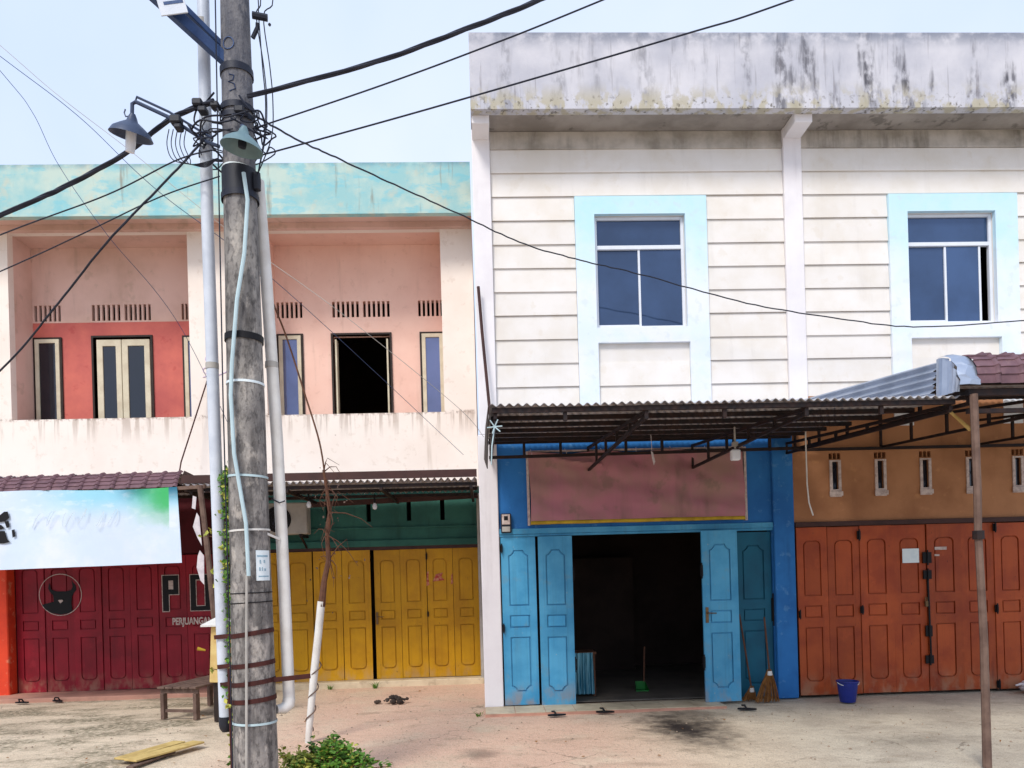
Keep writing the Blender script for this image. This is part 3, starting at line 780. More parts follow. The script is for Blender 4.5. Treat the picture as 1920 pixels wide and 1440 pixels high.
# thresholds
def tiles(parent_name, label, x0, x1, y0, y1, z, n, m, mj):
    s = obj(parent_name, MB().box(x0, x1, y0, y1, -.05, z - .008), M[mj]); s['kind'] = 'structure'
    w = (x1 - x0) / n
    me = MB().box(.004, w - .004, y0 + .004, y1 - .002, z - .007, z).mesh('floor_tile', M[m], bevel=.002)
    for k in range(n): put('floor_tile', me, s, (x0 + w * k, 0, 0))
    return s
tiles('threshold', '', -.03, 3.3, -.62, -.07, .03, 8, 'ceram', 'pinkslab')
for nm, b, m in (('threshold_left', (-8.9, -4.46, 2.1, 2.83, -.05, .055), 'pinkslab'), ('threshold_middle', (-4.44, -.04, 2.55, 2.83, -.05, .095), 'ceram')):
    o = obj(nm, MB().box(*b), M[m], bevel=.012); o.name = 'threshold'; o['kind'] = 'structure'

# emblem and letters painted on the crimson doors
em = thing('painted_emblem', 'round black bull head emblem painted on the crimson folding doors', 'emblem', (-7.57, 2.83, 1.45))
cx, cz, R = -7.57, 1.79, .375
ring = MB()
ring.plate([(cx + R * cos(2 * pi * i / 40), cz + R * sin(2 * pi * i / 40)) for i in range(40)],
           [[(cx + (R - .011) * cos(-2 * pi * i / 40), cz + (R - .011) * sin(-2 * pi * i / 40)) for i in range(40)]], 2.830, 2.833)
obj('ring', ring, M['offwhite'], em)
bull = [(-.19, .22), (-.21, .12), (-.17, .04), (-.13, .0), (-.12, -.12), (-.24, -.15), (-.33, -.17), (-.27, -.25), (-.17, -.32), (0, -.355), (.12, -.335), (.2, -.3),
        (.19, -.16), (.2, -.04), (.24, .03), (.28, .08), (.27, .16), (.2, .25), (.22, .14), (.19, .08), (.1, .06), (-.02, .06), (-.1, .07), (-.16, .1), (-.17, .16)]
obj('bull_head', MB().plate([(cx + a, cz + b) for a, b in bull], [], 2.829, 2.834), M['black'], em)
obj('nose_mark', MB().plate([(cx + .0 + a, cz - .12 + b) for a, b in [(-.04, .02), (0, -.035), (.05, .01), (.03, .03), (-.02, .03)]], [], 2.825, 2.828), M['offwhite'], em)

lt = thing('painted_letters', 'large dark letters P and D with small word painted on the crimson doors', 'lettering', (-5.2, 2.83, 1.2))
def letter(outline, holes, m, y):
    obj('letter', MB().plate(outline, holes, y, y + .003), M[m], lt)
def off(p, d, c):
    return [(x + (d if x > c[0] else -d), z + (d if z > c[1] else -d)) for x, z in p]
Pp = [(-5.77, 1.44), (-5.665, 1.44), (-5.665, 1.74), (-5.49, 1.74), (-5.49, 2.08), (-5.77, 2.08)]
Ph = [(-5.665, 1.83), (-5.665, 1.99), (-5.58, 1.99), (-5.58, 1.83)]
letter([(-5.785, 1.425), (-5.652, 1.425), (-5.652, 1.727), (-5.477, 1.727), (-5.477, 2.093), (-5.785, 2.093)], [], 'offwhite', 2.8295)
letter(Pp, [Ph], 'black', 2.826)
letter([(-5.29, 1.425), (-4.89, 1.425), (-4.89, 2.093), (-5.29, 2.093)], [[(-5.17, 1.53), (-5.17, 1.98), (-5.03, 1.98), (-5.03, 1.53)]], 'offwhite', 2.8295)
letter([(-5.277, 1.438), (-4.903, 1.438), (-4.903, 2.08), (-5.277, 2.08)], [[(-5.182, 1.515), (-5.182, 1.995), (-5.018, 1.995), (-5.018, 1.515)]], 'black', 2.826)

def text_mesh(txt, size, m):
    c = bpy.data.curves.new('txt', 'FONT'); c.body = txt; c.size = size; c.extrude = .002; c.offset = .006; c.space_character = 1.0
    o = bpy.data.objects.new('txt', c); COL.objects.link(o)
    dg = bpy.context.evaluated_depsgraph_get()
    me = bpy.data.meshes.new_from_object(o.evaluated_get(dg)); me.materials.clear(); me.materials.append(m)
    bpy.data.objects.remove(o); return me
tm = text_mesh('PERJUANGAN', .17, M['offwhite'])
put('word', tm, lt, (-5.57, 2.716, 1.2), (pi / 2, 0, 0), (.68, 1, 1))

# ------------------------------------------------------------------ corrugated / tile roofing
def corrugated(x0, x1, ya, za, yb, zb, pitch=.08, amp=.013, tilt=0, thick=.004):
    b = MB(); n = int((x1 - x0) / pitch * 8); rows = 7
    for side in (0, -thick):
        for j in range(rows + 1):
            t = j / rows; y = ya + (yb - ya) * t
            for i in range(n + 1):
                x = x0 + (x1 - x0) * i / n
                z = za + (zb - za) * t + tilt * (x - x0) / (x1 - x0) * t + amp * sin(2 * pi * (x - x0) / pitch) + side
                b.v.append((x, y, z + .004 * sin(x * 5 + j)))
    W = n + 1; K = W * (rows + 1)
    for j in range(rows):
        for i in range(n):
            a = j * W + i
            b.f += [(a, a + 1, a + 1 + W, a + W), (K + a, K + a + W, K + a + 1 + W, K + a + 1)]
    for i in range(n):
        a = i; c = rows * W + i
        b.f += [(a, K + a, K + a + 1, a + 1), (c, c + 1, K + c + 1, K + c)]
    return b

def tile_mesh(prof, w=.228, name='roof_tile'):
    """prof: list of (y,z) from eave up; one tile column with a raised roll on its right side and stepped courses"""
    b = MB(); cols = [0, .02, .06, .12, .165, .178, .19, .203, .216, .228]
    def lift(x):
        if x > .16: return .03 * sin(pi * (x - .16) / .068)
        return .006 * sin(pi * x / .16)
    pts = []
    for i in range(len(prof) - 1):
        (y0, z0), (y1, z1) = prof[i], prof[i + 1]
        d = Vector((y1 - y0, z1 - z0)); nrm = Vector((-d.y, d.x)).normalized()
        if nrm.x > 0 and nrm.y < 0: nrm = -nrm
        if nrm.x > .2: nrm = -nrm
        pts.append((y0 + nrm.x * .012, z0 + nrm.y * .012, nrm)); pts.append((y1, z1, nrm))
    for y, z, nrm in pts:
        for x in cols:
            l = lift(x); b.v.append((x, y + nrm.x * l, z + nrm.y * l))
    W = len(cols)
    for j in range(len(pts) - 1):
        for i in range(W - 1):
            a = j * W + i; b.f.append((a, a + 1, a + 1 + W, a + W))
    return b.mesh(name, M['tile'], True)

# --- tiled canopy over the crimson doors
tcan = thing('tiled_canopy', 'plum metal tile canopy over the crimson doors with a white banner below', 'canopy', (-6.8, 1.5, 3.4))
tm_ = tile_mesh([(.40, 3.36), (.43, 3.42), (.47, 3.48), (.52, 3.54), (.58, 3.59), (.66, 3.625)])
for k in range(21):
    put('roof_tile', tm_, tcan, (-9.27 + .228 * k, random.uniform(-.006, .006), .006 * k * .4 - .06 + random.uniform(-.004, .004)))
obj('roof_sheet', corrugated(-9.27, -4.49, .6, 3.585, 2.69, 3.5, .1, .012), M['zincdark'], tcan, True)
obj('side_sheet', MB().add([(-4.475, .44, 3.40), (-4.475, 2.68, 3.36), (-4.475, 2.68, 3.52), (-4.475, .66, 3.63), (-4.47, .44, 3.40), (-4.47, 2.68, 3.36), (-4.47, 2.68, 3.52), (-4.47, .66, 3.63)],
    [(0, 1, 2, 3), (4, 7, 6, 5), (0, 4, 5, 1), (1, 5, 6, 2), (2, 6, 7, 3), (3, 7, 4, 0)]), M['brownboard'], tcan)
tr = MB()
for i in range(7):
    y = .6 + i * .3; z = 3.39 + random.uniform(-.03, .02)
    tr.bar((-4.46, y, z), (-4.455, y + .22, z + random.uniform(.0, .04)), .006, random.uniform(.015, .04))
obj('torn_trim', tr, M['cloth'], tcan)
fb = MB().box(-9.27, -4.5, .42, .46, 3.25, 3.30)
for y in (1.0, 1.8, 2.6): fb.box(-9.27, -4.5, y, y + .04, 3.44, 3.49)
for x in (-9.2, -7.6, -6.0, -4.6): fb.bar((x, .44, 3.34), (x, 2.68, 3.42), .04)
obj('frame', fb, M['steel'], tcan)
pst = MB().tube([(-4.12, .32, 3.35), (-4.03, .3, 2.4), (-3.93, .26, 1.2), (-3.87, .24, 0)], .042, 8)
obj('post', pst, M['timber'], tcan, True)
ob = MB().bar((-4.6, .44, 3.33), (-4.05, .34, 3.34), .05); obj('eave_rail', ob, M['timber'], tcan)

# white rags tied to the leaning post
rg = MB()
def rag(mb, top, pts, y):
    mb.plate([(top[0] + a, top[1] + b) for a, b in pts], [], y, y + .01)
rag(rg, (-4.17, 3.2), [(-.03, 0), (.02, -.02), (.0, -.2), (-.05, -.18)], .25)
rag(rg, (-4.15, 2.95), [(.0, 0), (.035, -.06), (.06, -.48), (.0, -.36), (-.06, -.2)], .245)
rag(rg, (-4.1, 2.4), [(-.02, 0), (.04, -.08), (.03, -.5), (-.02, -.44), (-.07, -.25), (-.05, -.08)], .24)
tag(obj('rag', rg, M['cloth'], None), 'white rags tied to the leaning timber post beside the banner', 'rag')

# banner
bn = MB(); nx, nz = 48, 14; x0, x1 = -8.9, -4.47
for s in (0, .004):
    for j in range(nz + 1):
        for i in range(nx + 1):
            u = i / nx; v = j / nz
            x = x0 + (x1 - x0) * u; zt = 3.30 + .05 * u - .02 * sin(u * pi * 3); zb = 2.17 + .06 * u
            x += .05 * (1 - v) * u
            bn.v.append((x, .36 + s + .03 * sin(x * 3.1 + v * 2) * (1 - v * .5) + .008 * sin(x * 11 + v * 3) + .012 * v * noise.noise(Vector((x * 4, v * 3, 1))), zb + (zt - zb) * v))
W = nx + 1; K = W * (nz + 1)
for j in range(nz):
    for i in range(nx):
        a = j * W + i; bn.f += [(a, a + 1, a + 1 + W, a + W), (K + a, K + a + W, K + a + W + 1, K + a + 1)]
bt = thing('shop_banner', 'white shop banner with green and teal corner hanging under the tiled canopy', 'banner', (-6.7, .38, 2.2))
obj('sheet', bn, M['banner'], bt, True)
gl = MB()
for poly in ([(-7.35, 2.93), (-7.03, 2.96), (-6.93, 3.04), (-6.88, 3.04), (-6.86, 2.95), (-6.92, 2.9), (-7.1, 2.88), (-7.35, 2.86)],
             [(-6.93, 2.9), (-6.87, 2.9), (-6.86, 2.82), (-6.9, 2.8)], [(-7.3, 2.84), (-6.98, 2.85), (-6.93, 2.8), (-7.0, 2.78), (-7.3, 2.79)],
             [(-7.35, 2.75), (-6.93, 2.76), (-6.9, 2.64), (-6.86, 2.6), (-6.94, 2.58), (-7.35, 2.58)], [(-6.83, 2.77), (-6.79, 2.78), (-6.78, 2.68), (-6.82, 2.66)]):
    gl.plate(poly, [], .318, .321)
obj('printed_mark', gl, M['black'], bt)
ft = MB()
for i, (x, z) in enumerate([(-6.45, 2.9), (-6.25, 2.93), (-6.02, 2.9), (-5.85, 2.95), (-5.6, 2.9), (-5.4, 2.93)]):
    ft.tube([(x + .09 * cos(t * 1.1 + i), .322, z + .11 * sin(t * 1.7 + i)) for t in [k * .3 for k in range(14)]], .0035, 4)
obj('printed_script', ft, M['paper'], bt)

# --- low canopy over the mustard doors
yc = thing('low_canopy', 'low brown canopy of corrugated sheet over the mustard doors', 'canopy', (-2.2, 1.5, 3.4))
obj('fascia', MB().box(-4.42, -.06, .40, .425, 3.405, 3.52), M['brownboard'], yc)
obj('roof_sheet', corrugated(-4.42, -.06, .43, 3.385, 2.69, 3.47, .1, .022), M['zincdark'], yc, True)
pf = MB()
for y in (.5, 1.1, 1.9): pf.box(-4.42, -.06, y, y + .04, 3.29, 3.34)
for x in (-4.3, -2.9, -1.5, -.15): pf.bar((x, .44, 3.26), (x, 2.68, 3.28), .045)
obj('frame', pf, M['steel'], yc)
obj('wall_plate', MB().bar((-4.42, 2.4, 3.20), (-.06, 2.4, 3.34), .06, .09), M['brownboard'], yc)
for x, y, z, wh in ((-2.75, 1.2, 3.12, 'behind the bare sapling'), (-1.75, 1.5, 3.10, 'over the middle of the mustard doors')):
    lb = thing('light_bulb', 'small white bulb hanging under the low brown canopy ' + wh, 'bulb', (x, y, z), 'bulbs under the low canopy')
    obj('bulb', MB().lathe([(.0, -.05), (.03, -.04), (.04, 0), (.03, .04), (.015, .06)], 10, Matrix.Translation((x, y, z))), M['bulb'], lb, True)
    obj('socket', MB().tube([(x, y, z + .055), (x, y, z + .2)], .014, 8), M['black'], lb)

# --- big corrugated canopy over the blue shop
c1 = thing('corrugated_canopy', 'wide sooty corrugated canopy on steel trusses over the light blue shop front', 'canopy', (2.3, -2, 3.4))
obj('roof_sheet', corrugated(.1, 4.52, -3.92, 3.47, -.08, 3.86, .08, .013, 0), M['zincdark'], c1, True)
def ztop(y): return 3.47 + (y + 3.92) / 3.84 * .39
for y in (-3.86, -3.2, -2.55, -1.9, -1.25, -.6, -.14):
    z = ztop(y) - .042
    put('purlin', MB().box(.12, 4.5, y - .02, y + .02, z - .025, z + .02).mesh('purlin', M['steel']), c1)
def truss(parent, x, ya, za_t, za_b, yb, zb_t, zb_b, n=5, m='steel', w=.034):
    t = MB().bar((x, ya, za_t), (x, yb, zb_t), w).bar((x, ya, za_b), (x, yb, zb_b), w)
    for k in range(n + 1):
        f = k / n; y = ya + (yb - ya) * f
        t.bar((x, y, za_t + (zb_t - za_t) * f), (x, y, za_b + (zb_b - za_b) * f), w * .9)
    return put('truss', t.mesh('truss', M[m]), parent)
for x in (.15, 1.56, 3.08, 4.47):
    truss(c1, x, -.06, 3.72, 3.40 if .5 < x < 4 else 3.58, -3.84, 3.40, 3.355, 5)
gd = MB().bar((.12, -.62, 3.52), (4.5, -.62, 3.56), .04)
for x in (.6, 1.1, 2.0, 2.5, 3.5, 4.0): gd.bar((x, -.62, 3.53), (x, -.62, 3.72), .035)
obj('girder', gd, M['steel'], c1)
for x in (.8, 1.56, 2.3, 3.08, 3.8): obj('stub', MB().bar((x, -3.84, 3.33), (x, -3.84, 3.41), .035), M['steel'], c1)
obj('side_flap', MB().add([(.09, -3.9, 3.46), (.075, -2.2, 3.62), (.05, -2.2, 3.25), (.07, -3.5, 2.95), (.082, -3.9, 3.46), (.067, -2.2, 3.62), (.042, -2.2, 3.25), (.062, -3.5, 2.95)],
    [(0, 1, 2, 3), (4, 7, 6, 5), (0, 4, 5, 1), (1, 5, 6, 2), (2, 6, 7, 3), (3, 7, 4, 0)]), M['steel'], c1)
kn = MB()
for a in range(6): kn.tube([(.14, -3.88, 3.28), (.14 + .07 * cos(a * 1.1), -3.9, 3.28 + .07 * sin(a * 1.1))], .006, 5)
kn.tube([(.14, -3.88, 3.28), (.11, -3.89, 3.1), (.1, -3.88, 2.93)], .006, 5)
obj('tie_cord', kn, M['palecable'], c1)

# faded tarpaulin sign on the blue wall
ts = thing('tarpaulin_sign', 'faded maroon tarpaulin sign with a yellow bamboo edge above the blue doors', 'sign', (2.26, -.1, 2.62))
tb = MB(); nx, nz = 90, 30
for j in range(nz + 1):
    for i in range(nx + 1):
        u = i / nx; v = j / nz
        x = .70 + 3.12 * u; z = 2.68 + .99 * v
        line = 1 - .62 * u                       # diagonal crease from the top left tie
        fold = max(0, 1 - abs(v - line) / .06) if u < .34 else 0
        loose = .05 * max(0, (v - line)) * (1 if u < .34 else max(0, 1 - (u - .34) * 6))
        y = -.085 - .075 * fold * (u / .34) - loose * 1.6 - .018 * sin(u * 26 + v * 5) * v - .012 * sin(v * 15 + u * 7) - .012 * abs(noise.noise(Vector((u * 9 + v * 4, v * 3 - u * 5, 4)))) - .02 * noise.noise(Vector((u * 14, v * 5, 0)))
        z -= .03 * v * v * sin(pi * u * 3) ** 2
        tb.v.append((x + .012 * sin(v * 5), y, z))
tb.v += [(x, -.045, z) for x, y, z in tb.v]
W = nx + 1; K = W * (nz + 1)
for j in range(nz):
    for i in range(nx):
        a = j * W + i; tb.f += [(a, a + 1, a + 1 + W, a + W), (K + a, K + a + W, K + a + W + 1, K + a + 1)]
obj('sheet', tb, M['tarp'], ts, True)
obj('bamboo_edge', MB().tube([(.70 + .39 * i, -.075, 2.655 + .004 * (i % 2)) for i in range(9)], .028, 8), M['bamboo'], ts, True)
fr = MB().box(.66, .695, -.06, -.003, 2.62, 3.69).box(3.835, 3.87, -.06, -.003, 2.62, 3.69).box(.697, 3.833, -.05, -.003, 3.675, 3.70)
obj('frame', fr, M['offwhite'], ts)
for k in range(7):
    x = .74 + .505 * k
    obj('tie', MB().tube([(x, -.088, 3.61), (x + random.uniform(-.02, .02), -.085, 3.66), (x + random.uniform(-.03, .03), -.04, 3.715)], .006, 5), M['cloth'], ts)

# lamp box and ribbon hanging under the canopy, electricity meter
lb = thing('lamp', 'white square lamp hanging from the corrugated canopy at the edge of the tarpaulin sign', 'lamp', (3.04, -2, 3.24))
obj('lamp_body', MB().box(2.98, 3.09, -2.04, -1.96, 3.2, 3.33), M['bulb'], lb, bevel=.015)
obj('lamp_stem', MB().tube([(3.035, -2, 3.325), (3.035, -2, 3.6)], .012, 8).box(3.005, 3.065, -2.03, -1.97, 3.37, 3.42), M['acgrey'], lb)
rb = MB().tube([(2.26, -1.0, 3.72), (2.27, -1.0, 3.5)], .004, 5)
rag(rb, (2.27, 3.5), [(-.015, 0), (.012, -.02), (.04, -.14), (.02, -.19), (.0, -.1)], -1.005)
tag(obj('ribbon', rb, M['cloth'], None), 'knotted white ribbon hanging in front of the tarpaulin sign', 'ribbon')
mt = thing('electricity_meter', 'small grey electricity meter on the blue wall beside the door', 'meter', (.32, -.03, 2.6))
obj('case', MB().box(.27, .42, -.1, -.003, 2.52, 2.80), M['darkbox'], mt, bevel=.012)
obj('face', MB().box(.285, .40, -.112, -.101, 2.64, 2.785), M['offwhite'], mt, bevel=.004)
obj('dial', MB().box(.315, .37, -.118, -.113, 2.7, 2.76), M['black'], mt)
obj('terminal_cover', MB().box(.285, .40, -.112, -.101, 2.535, 2.61), M['acgrey'], mt, bevel=.004)

# --- tiled canopy of the orange unit
c2 = thing('tiled_canopy', 'tiled canopy with bright zinc side in front of the orange folding doors', 'canopy', (6.8, -2, 3.5))
prof2 = [(-4.03, 3.56), (-4.04, 3.64), (-4.03, 3.71), (-3.99, 3.78), (-3.93, 3.83), (-3.84, 3.865), (-3.72, 3.88)]
t2 = tile_mesh(prof2)
for k in range(20): put('roof_tile', t2, c2, (4.60 + .228 * k, random.uniform(-.006, .006), random.uniform(-.004, .004)))
obj('roof_sheet', corrugated(4.58, 9.12, -3.74, 3.86, -.04, 4.32, .1, .012), M['zincdark'], c2, True)
# bent zinc end cap
ec = MB(); n = 12
for i in range(n + 1):
    a = i / n * pi * .52
    for r, xx in ((1, 4.63), (1.03, 4.50 + .02 * sin(i * 2.1)), (.98, 4.42)):
        ec.v.append((xx + .012 * sin(i * 1.9), -3.74 - .31 * cos(a) * r - (.02 if xx < 4.6 else 0), 3.545 + .345 * sin(a) * r))
for i in range(n):
    for j in range(2):
        a = i * 3 + j; ec.f.append((a, a + 1, a + 4, a + 3))
b0 = len(ec.v)
for i in range(n + 1):
    a = i / n * pi * .52
    x_ = 4.43 + .022 * sin(i * 2.6); y_ = -3.74 - .3 * cos(a)
    ec.v += [(x_, y_, 3.545 + .33 * sin(a)), (x_ + .01 * sin(i * 1.3), y_ + .02, 3.49 + .02 * i / n)]
for i in range(n): ec.f.append((b0 + 2 * i, b0 + 2 * i + 1, b0 + 2 * i + 3, b0 + 2 * i + 2))
obj('end_cap', ec, M['zinc'], c2)
# side sheet: corrugations run back towards the wall
ss = MB(); n = 40
for j in range(n + 1):
    t = j / n
    for i in range(9):
        y = -3.62 + 3.56 * i / 8
        zt = 3.88 + (y + 3.62) / 3.56 * .42; zb_ = ztop(y) + .025; z = zb_ + (zt - zb_) * t
        x = 4.44 + .06 * t + .014 * sin(t * 2 * pi * 5)
        ss.v.append((x, y + (.03 * sin(j * 1.3) if i == 0 else 0), z))
for j in range(n):
    for i in range(8):
        a = j * 9 + i; ss.f.append((a, a + 1, a + 10, a + 9))
obj('side_sheet', ss, M['zinc'], c2, True)
fb = MB().box(4.56, 9.1, -3.98, -3.93, 3.46, 3.52).box(4.56, 9.1, -3.97, -3.93, 3.30, 3.34)
for x in (5.2, 5.9, 6.6, 7.4, 8.2): fb.box(x, x + .035, -3.965, -3.932, 3.34, 3.46)
obj('frame', fb, M['steel'], c2)
obj('wall_rail', MB().box(4.56, 9.1, -.12, -.07, 3.60, 3.64), M['steel'], c2)
for y in (-3.2, -2.4, -1.6, -.8):
    z = 3.86 + (y + 3.74) / 3.7 * .46 - .05
    put('purlin', MB().box(4.58, 9.1, y - .02, y + .02, z - .03, z + .02).mesh('purlin', M['steel']), c2)
for x in (4.6, 5.88, 7.3, 8.7):
    truss(c2, x, -.06, 4.0, 3.64, -3.92, 3.5, 3.40, 5)
obj('post', MB().tube([(4.60, -3.99, 3.47), (4.605, -4, 2.6), (4.60, -4.0, 2.2), (4.62, -4.01, 1.2), (4.625, -4, 0)], [.036, .035, .033, .035, .04], 8), M['timber'], c2, True)
obj('post_joint', MB().tube([(4.602, -4, 2.12), (4.602, -4, 2.2)], .05, 8), M['steel'], c2)

tb_ = MB().tube([(4.91, -3.0, 3.62), (5.05, -3.0, 3.49), (5.22, -3.02, 3.32)], [.012, .016, .022], 8)
tag(obj('pale_stick', tb_, M['palewood'], None, True), 'pale stick wedged slanting under the tiled canopy by its post', 'stick')
cd = MB().tube([(4.25, -1.2, 3.75), (4.25, -1.2, 3.4), (4.252, -1.2, 3.0), (4.27, -1.2, 2.75), (4.32, -1.2, 2.58)], .009, 6)
tag(obj('hanging_cord', cd, M['pvc'], None, True), 'thin white cord dangling from the canopy edge before the ochre wall', 'cord')

# AC unit
ac = thing('air_conditioner', 'grey outdoor air conditioner unit on the green wall', 'air conditioner', (-3.42, 2.6, 2.72))
obj('case', MB().wall(-3.85, -3.06, 2.74, 3.29, [], 2.36, 2.66), M['acgrey'], ac, bevel=.015)
obj('fan_opening', MB().lathe([(.0, 0), (.23, 0), (.23, .012), (.0, .012)], 24, Matrix.Translation((-3.56, 2.358, 3.0)) @ Matrix.Rotation(pi / 2, 4, 'X')), M['black'], ac)
gr = MB()
for r in (.06, .11, .16, .21): gr.tube([(-3.56 + r * cos(i * pi / 12), 2.338, 3.0 + r * sin(i * pi / 12)) for i in range(25)], .004, 4)
for a in range(6): gr.tube([(-3.56, 2.338, 3.0), (-3.56 + .22 * cos(a * pi / 3), 2.338, 3.0 + .22 * sin(a * pi / 3))], .004, 4)
obj('fan_grille', gr, M['darkbox'], ac)
obj('bracket', MB().box(-3.75, -3.7, 2.36, 2.85, 2.69, 2.735).box(-3.2, -3.15, 2.36, 2.85, 2.69, 2.735).bar((-3.175, 2.4, 2.69), (-3.175, 2.83, 2.5), .03), M['steel'], ac)

# ------------------------------------------------------------------ utility pole
PX, PY = -1.955, -4.4
def pr_(z): return .184 - .0099 * z
up = thing('utility_pole', 'stained grey concrete utility pole standing before the mustard shophouse', 'utility pole', (PX, PY, 0))
pm = MB(); prof = [(pr_(z) + random.uniform(-.0015, .0015), z) for z in [-.1 + .3 * i for i in range(29)]]
pm.lathe(prof + [(.0, 8.3)], 28, Matrix.Translation((PX, PY, 0)))
obj('shaft', pm, M['pole'], up, True)
def band(z, h, m, e=.006, name='band', tilt=0):
    r = pr_(z) + e
    b = MB().lathe([(r - .005, -h / 2), (r, -h / 2), (r, h / 2), (r - .005, h / 2)], 24, Matrix.Translation((PX, PY, z)) @ Matrix.Rotation(tilt, 4, 'Y'))
    return obj(name, b, M[m], up, True)
for z, h, m, e in ((6.18, .06, 'cable', .012), (5.86, .05, 'cable', .014), (5.78, .04, 'cable', .018), (5.25, .22, 'darkbox', .012), (5.13, .05, 'cable', .02), (3.95, .055, 'black', .012),
                   (3.57, .02, 'paper', .006), (2.79, .018, 'palecable', .006), (2.34, .016, 'pvc', .006), (1.82, .008, 'black', .005), (1.74, .008, 'black', .005), (.74, .018, 'palecable', .006)):
    band(z, h, m, e, tilt=random.uniform(-.04, .04))
for z in (5.36, 5.33): band(z, .02, 'paper', .01, tilt=.08)
for (a, b) in (((-2.22, 1.455), (-1.72, 1.51)), ((-2.2, 1.205), (-1.71, 1.245)), ((-2.18, 1.055), (-1.5, 1.095)), ((-2.14, .915), (-1.66, .945))):
    y = PY - .185
    zc = (a[1] + b[1]) / 2; rr = pr_(zc) + .007
    s_ = MB().lathe([(rr - .006, -.019), (rr, -.019), (rr, .019), (rr - .006, .019)], 28, Matrix.Translation((PX, PY, zc)) @ Matrix.Rotation(-math.atan2(b[1] - a[1], .4), 4, 'Y'))
    s_.bar((a[0] - .05, -4.405, a[1]), (PX - rr + .01, -4.43, a[1] + .012), .01, .036)
    if b[0] > -1.6: s_.bar((PX + rr - .01, -4.43, b[1] - .01), (b[0], -4.32, b[1]), .012, .04)
    obj('flat_strap', s_, M['strap'], up)
cbl = MB().tube([(-1.87, -4.57, 5.26), (-1.845, -4.565, 5.04), (-1.88, -4.575, 4.6), (-1.945, -4.59, 4.22), (-2.0, -4.59, 3.7), (-2.015, -4.595, 3.44), (-2.0, -4.6, 2.96), (-1.95, -4.6, 2.6), (-1.92, -4.6, 2.39), (-1.91, -4.6, 1.96)], .0165, 8)
obj('conduit', cbl, M['palecable'], up, True)
obj('thin_conduit', MB().tube([(-1.925, -4.6, 1.97), (-1.94, -4.6, 1.53), (-1.955, -4.605, .9), (-1.97, -4.61, .3), (-1.97, -4.61, 0)], .011, 8), M['acgrey'], up, True)
obj('earth_rod', MB().tube([(-2.13, -4.47, 0), (-2.135, -4.47, 1.2)], .012, 6), M['strap'], up)
obj('earth_wire', MB().tube([(-2.065, -4.545, 6.9), (-2.085, -4.53, 5.3), (-2.11, -4.5, 3.4), (-2.1, -4.53, 1.6), (-2.1, -4.55, 0)], .006, 5), M['cable'], up)
bx = MB().lathe([(.0, -.075), (.032, -.07), (.036, 0), (.032, .07), (.012, .08), (.0, .08)], 12, Matrix.Translation((-1.8, -4.45, 5.25)))
obj('cable_joint', bx, M['darkbox'], up, True)
nm = MB()
def stroke(p): nm.tube([(x, PY - pr_(z) - .003 + .4 * (x - PX) ** 2 / .12, z) for x, z in p], .0045, 5)
stroke([(-1.98 + .045 * cos(t), 6.36 + .05 * sin(t)) for t in [i * .5 for i in range(14)]])
stroke([(-1.98, 6.1), (-1.94, 6.09), (-1.95, 6.05), (-1.99, 6.04), (-1.94, 6.02), (-1.93, 5.98), (-1.98, 5.96)])
obj('painted_digit', nm, M['bluesteel'], up)
# cross arm with small sign
ar = MB().bar((-2.0, -4.45, 6.24), (-2.72, -4.75, 6.80), .07, .09)
ar.bar((-2.0, -4.36, 6.36), (-2.66, -4.7, 6.92), .06, .05)
obj('cross_arm', ar, M['bluesteel'], up, bevel=.006)
obj('arm_hook', MB().bar((-2.6, -4.66, 6.72), (-2.76, -4.72, 6.66), .05, .06).bar((-2.74, -4.72, 6.69), (-2.72, -4.72, 6.86), .05, .05), M['bluesteel'], up)
sg = thing('number_plate', 'small white plate with faded markings fixed to the steel arm of the pole', 'sign', (-2.4, -4.6, 6.5))
sgm = Matrix.Translation((-2.37, -4.70, 6.585)) @ Matrix.Rotation(radians(8), 4, 'Z') @ Matrix.Rotation(radians(-14), 4, 'Y')
def plate_at(mat4, x0, x1, y0, y1, z0, z1):
    b = MB().box(x0, x1, y0, y1, z0, z1); b.v = [tuple(mat4 @ Vector(v)) for v in b.v]; return b
obj('plate', plate_at(sgm, -.105, .105, -.006, .006, -.13, .15), M['greypvc'], sg, bevel=.003)
mk = MB()
for x0, x1, z0, z1 in ((-.05, -.03, .06, .13), (-.01, .01, .06, .13), (.03, .05, .06, .13), (.065, .085, .06, .13), (-.06, .09, .0, .03), (-.06, .09, -.05, -.025)):
    b = plate_at(sgm, x0, x1, -.0085, -.007, z0, z1); mk.add(b.v, b.f)
obj('printed_mark', mk, M['bluesteel'], sg)
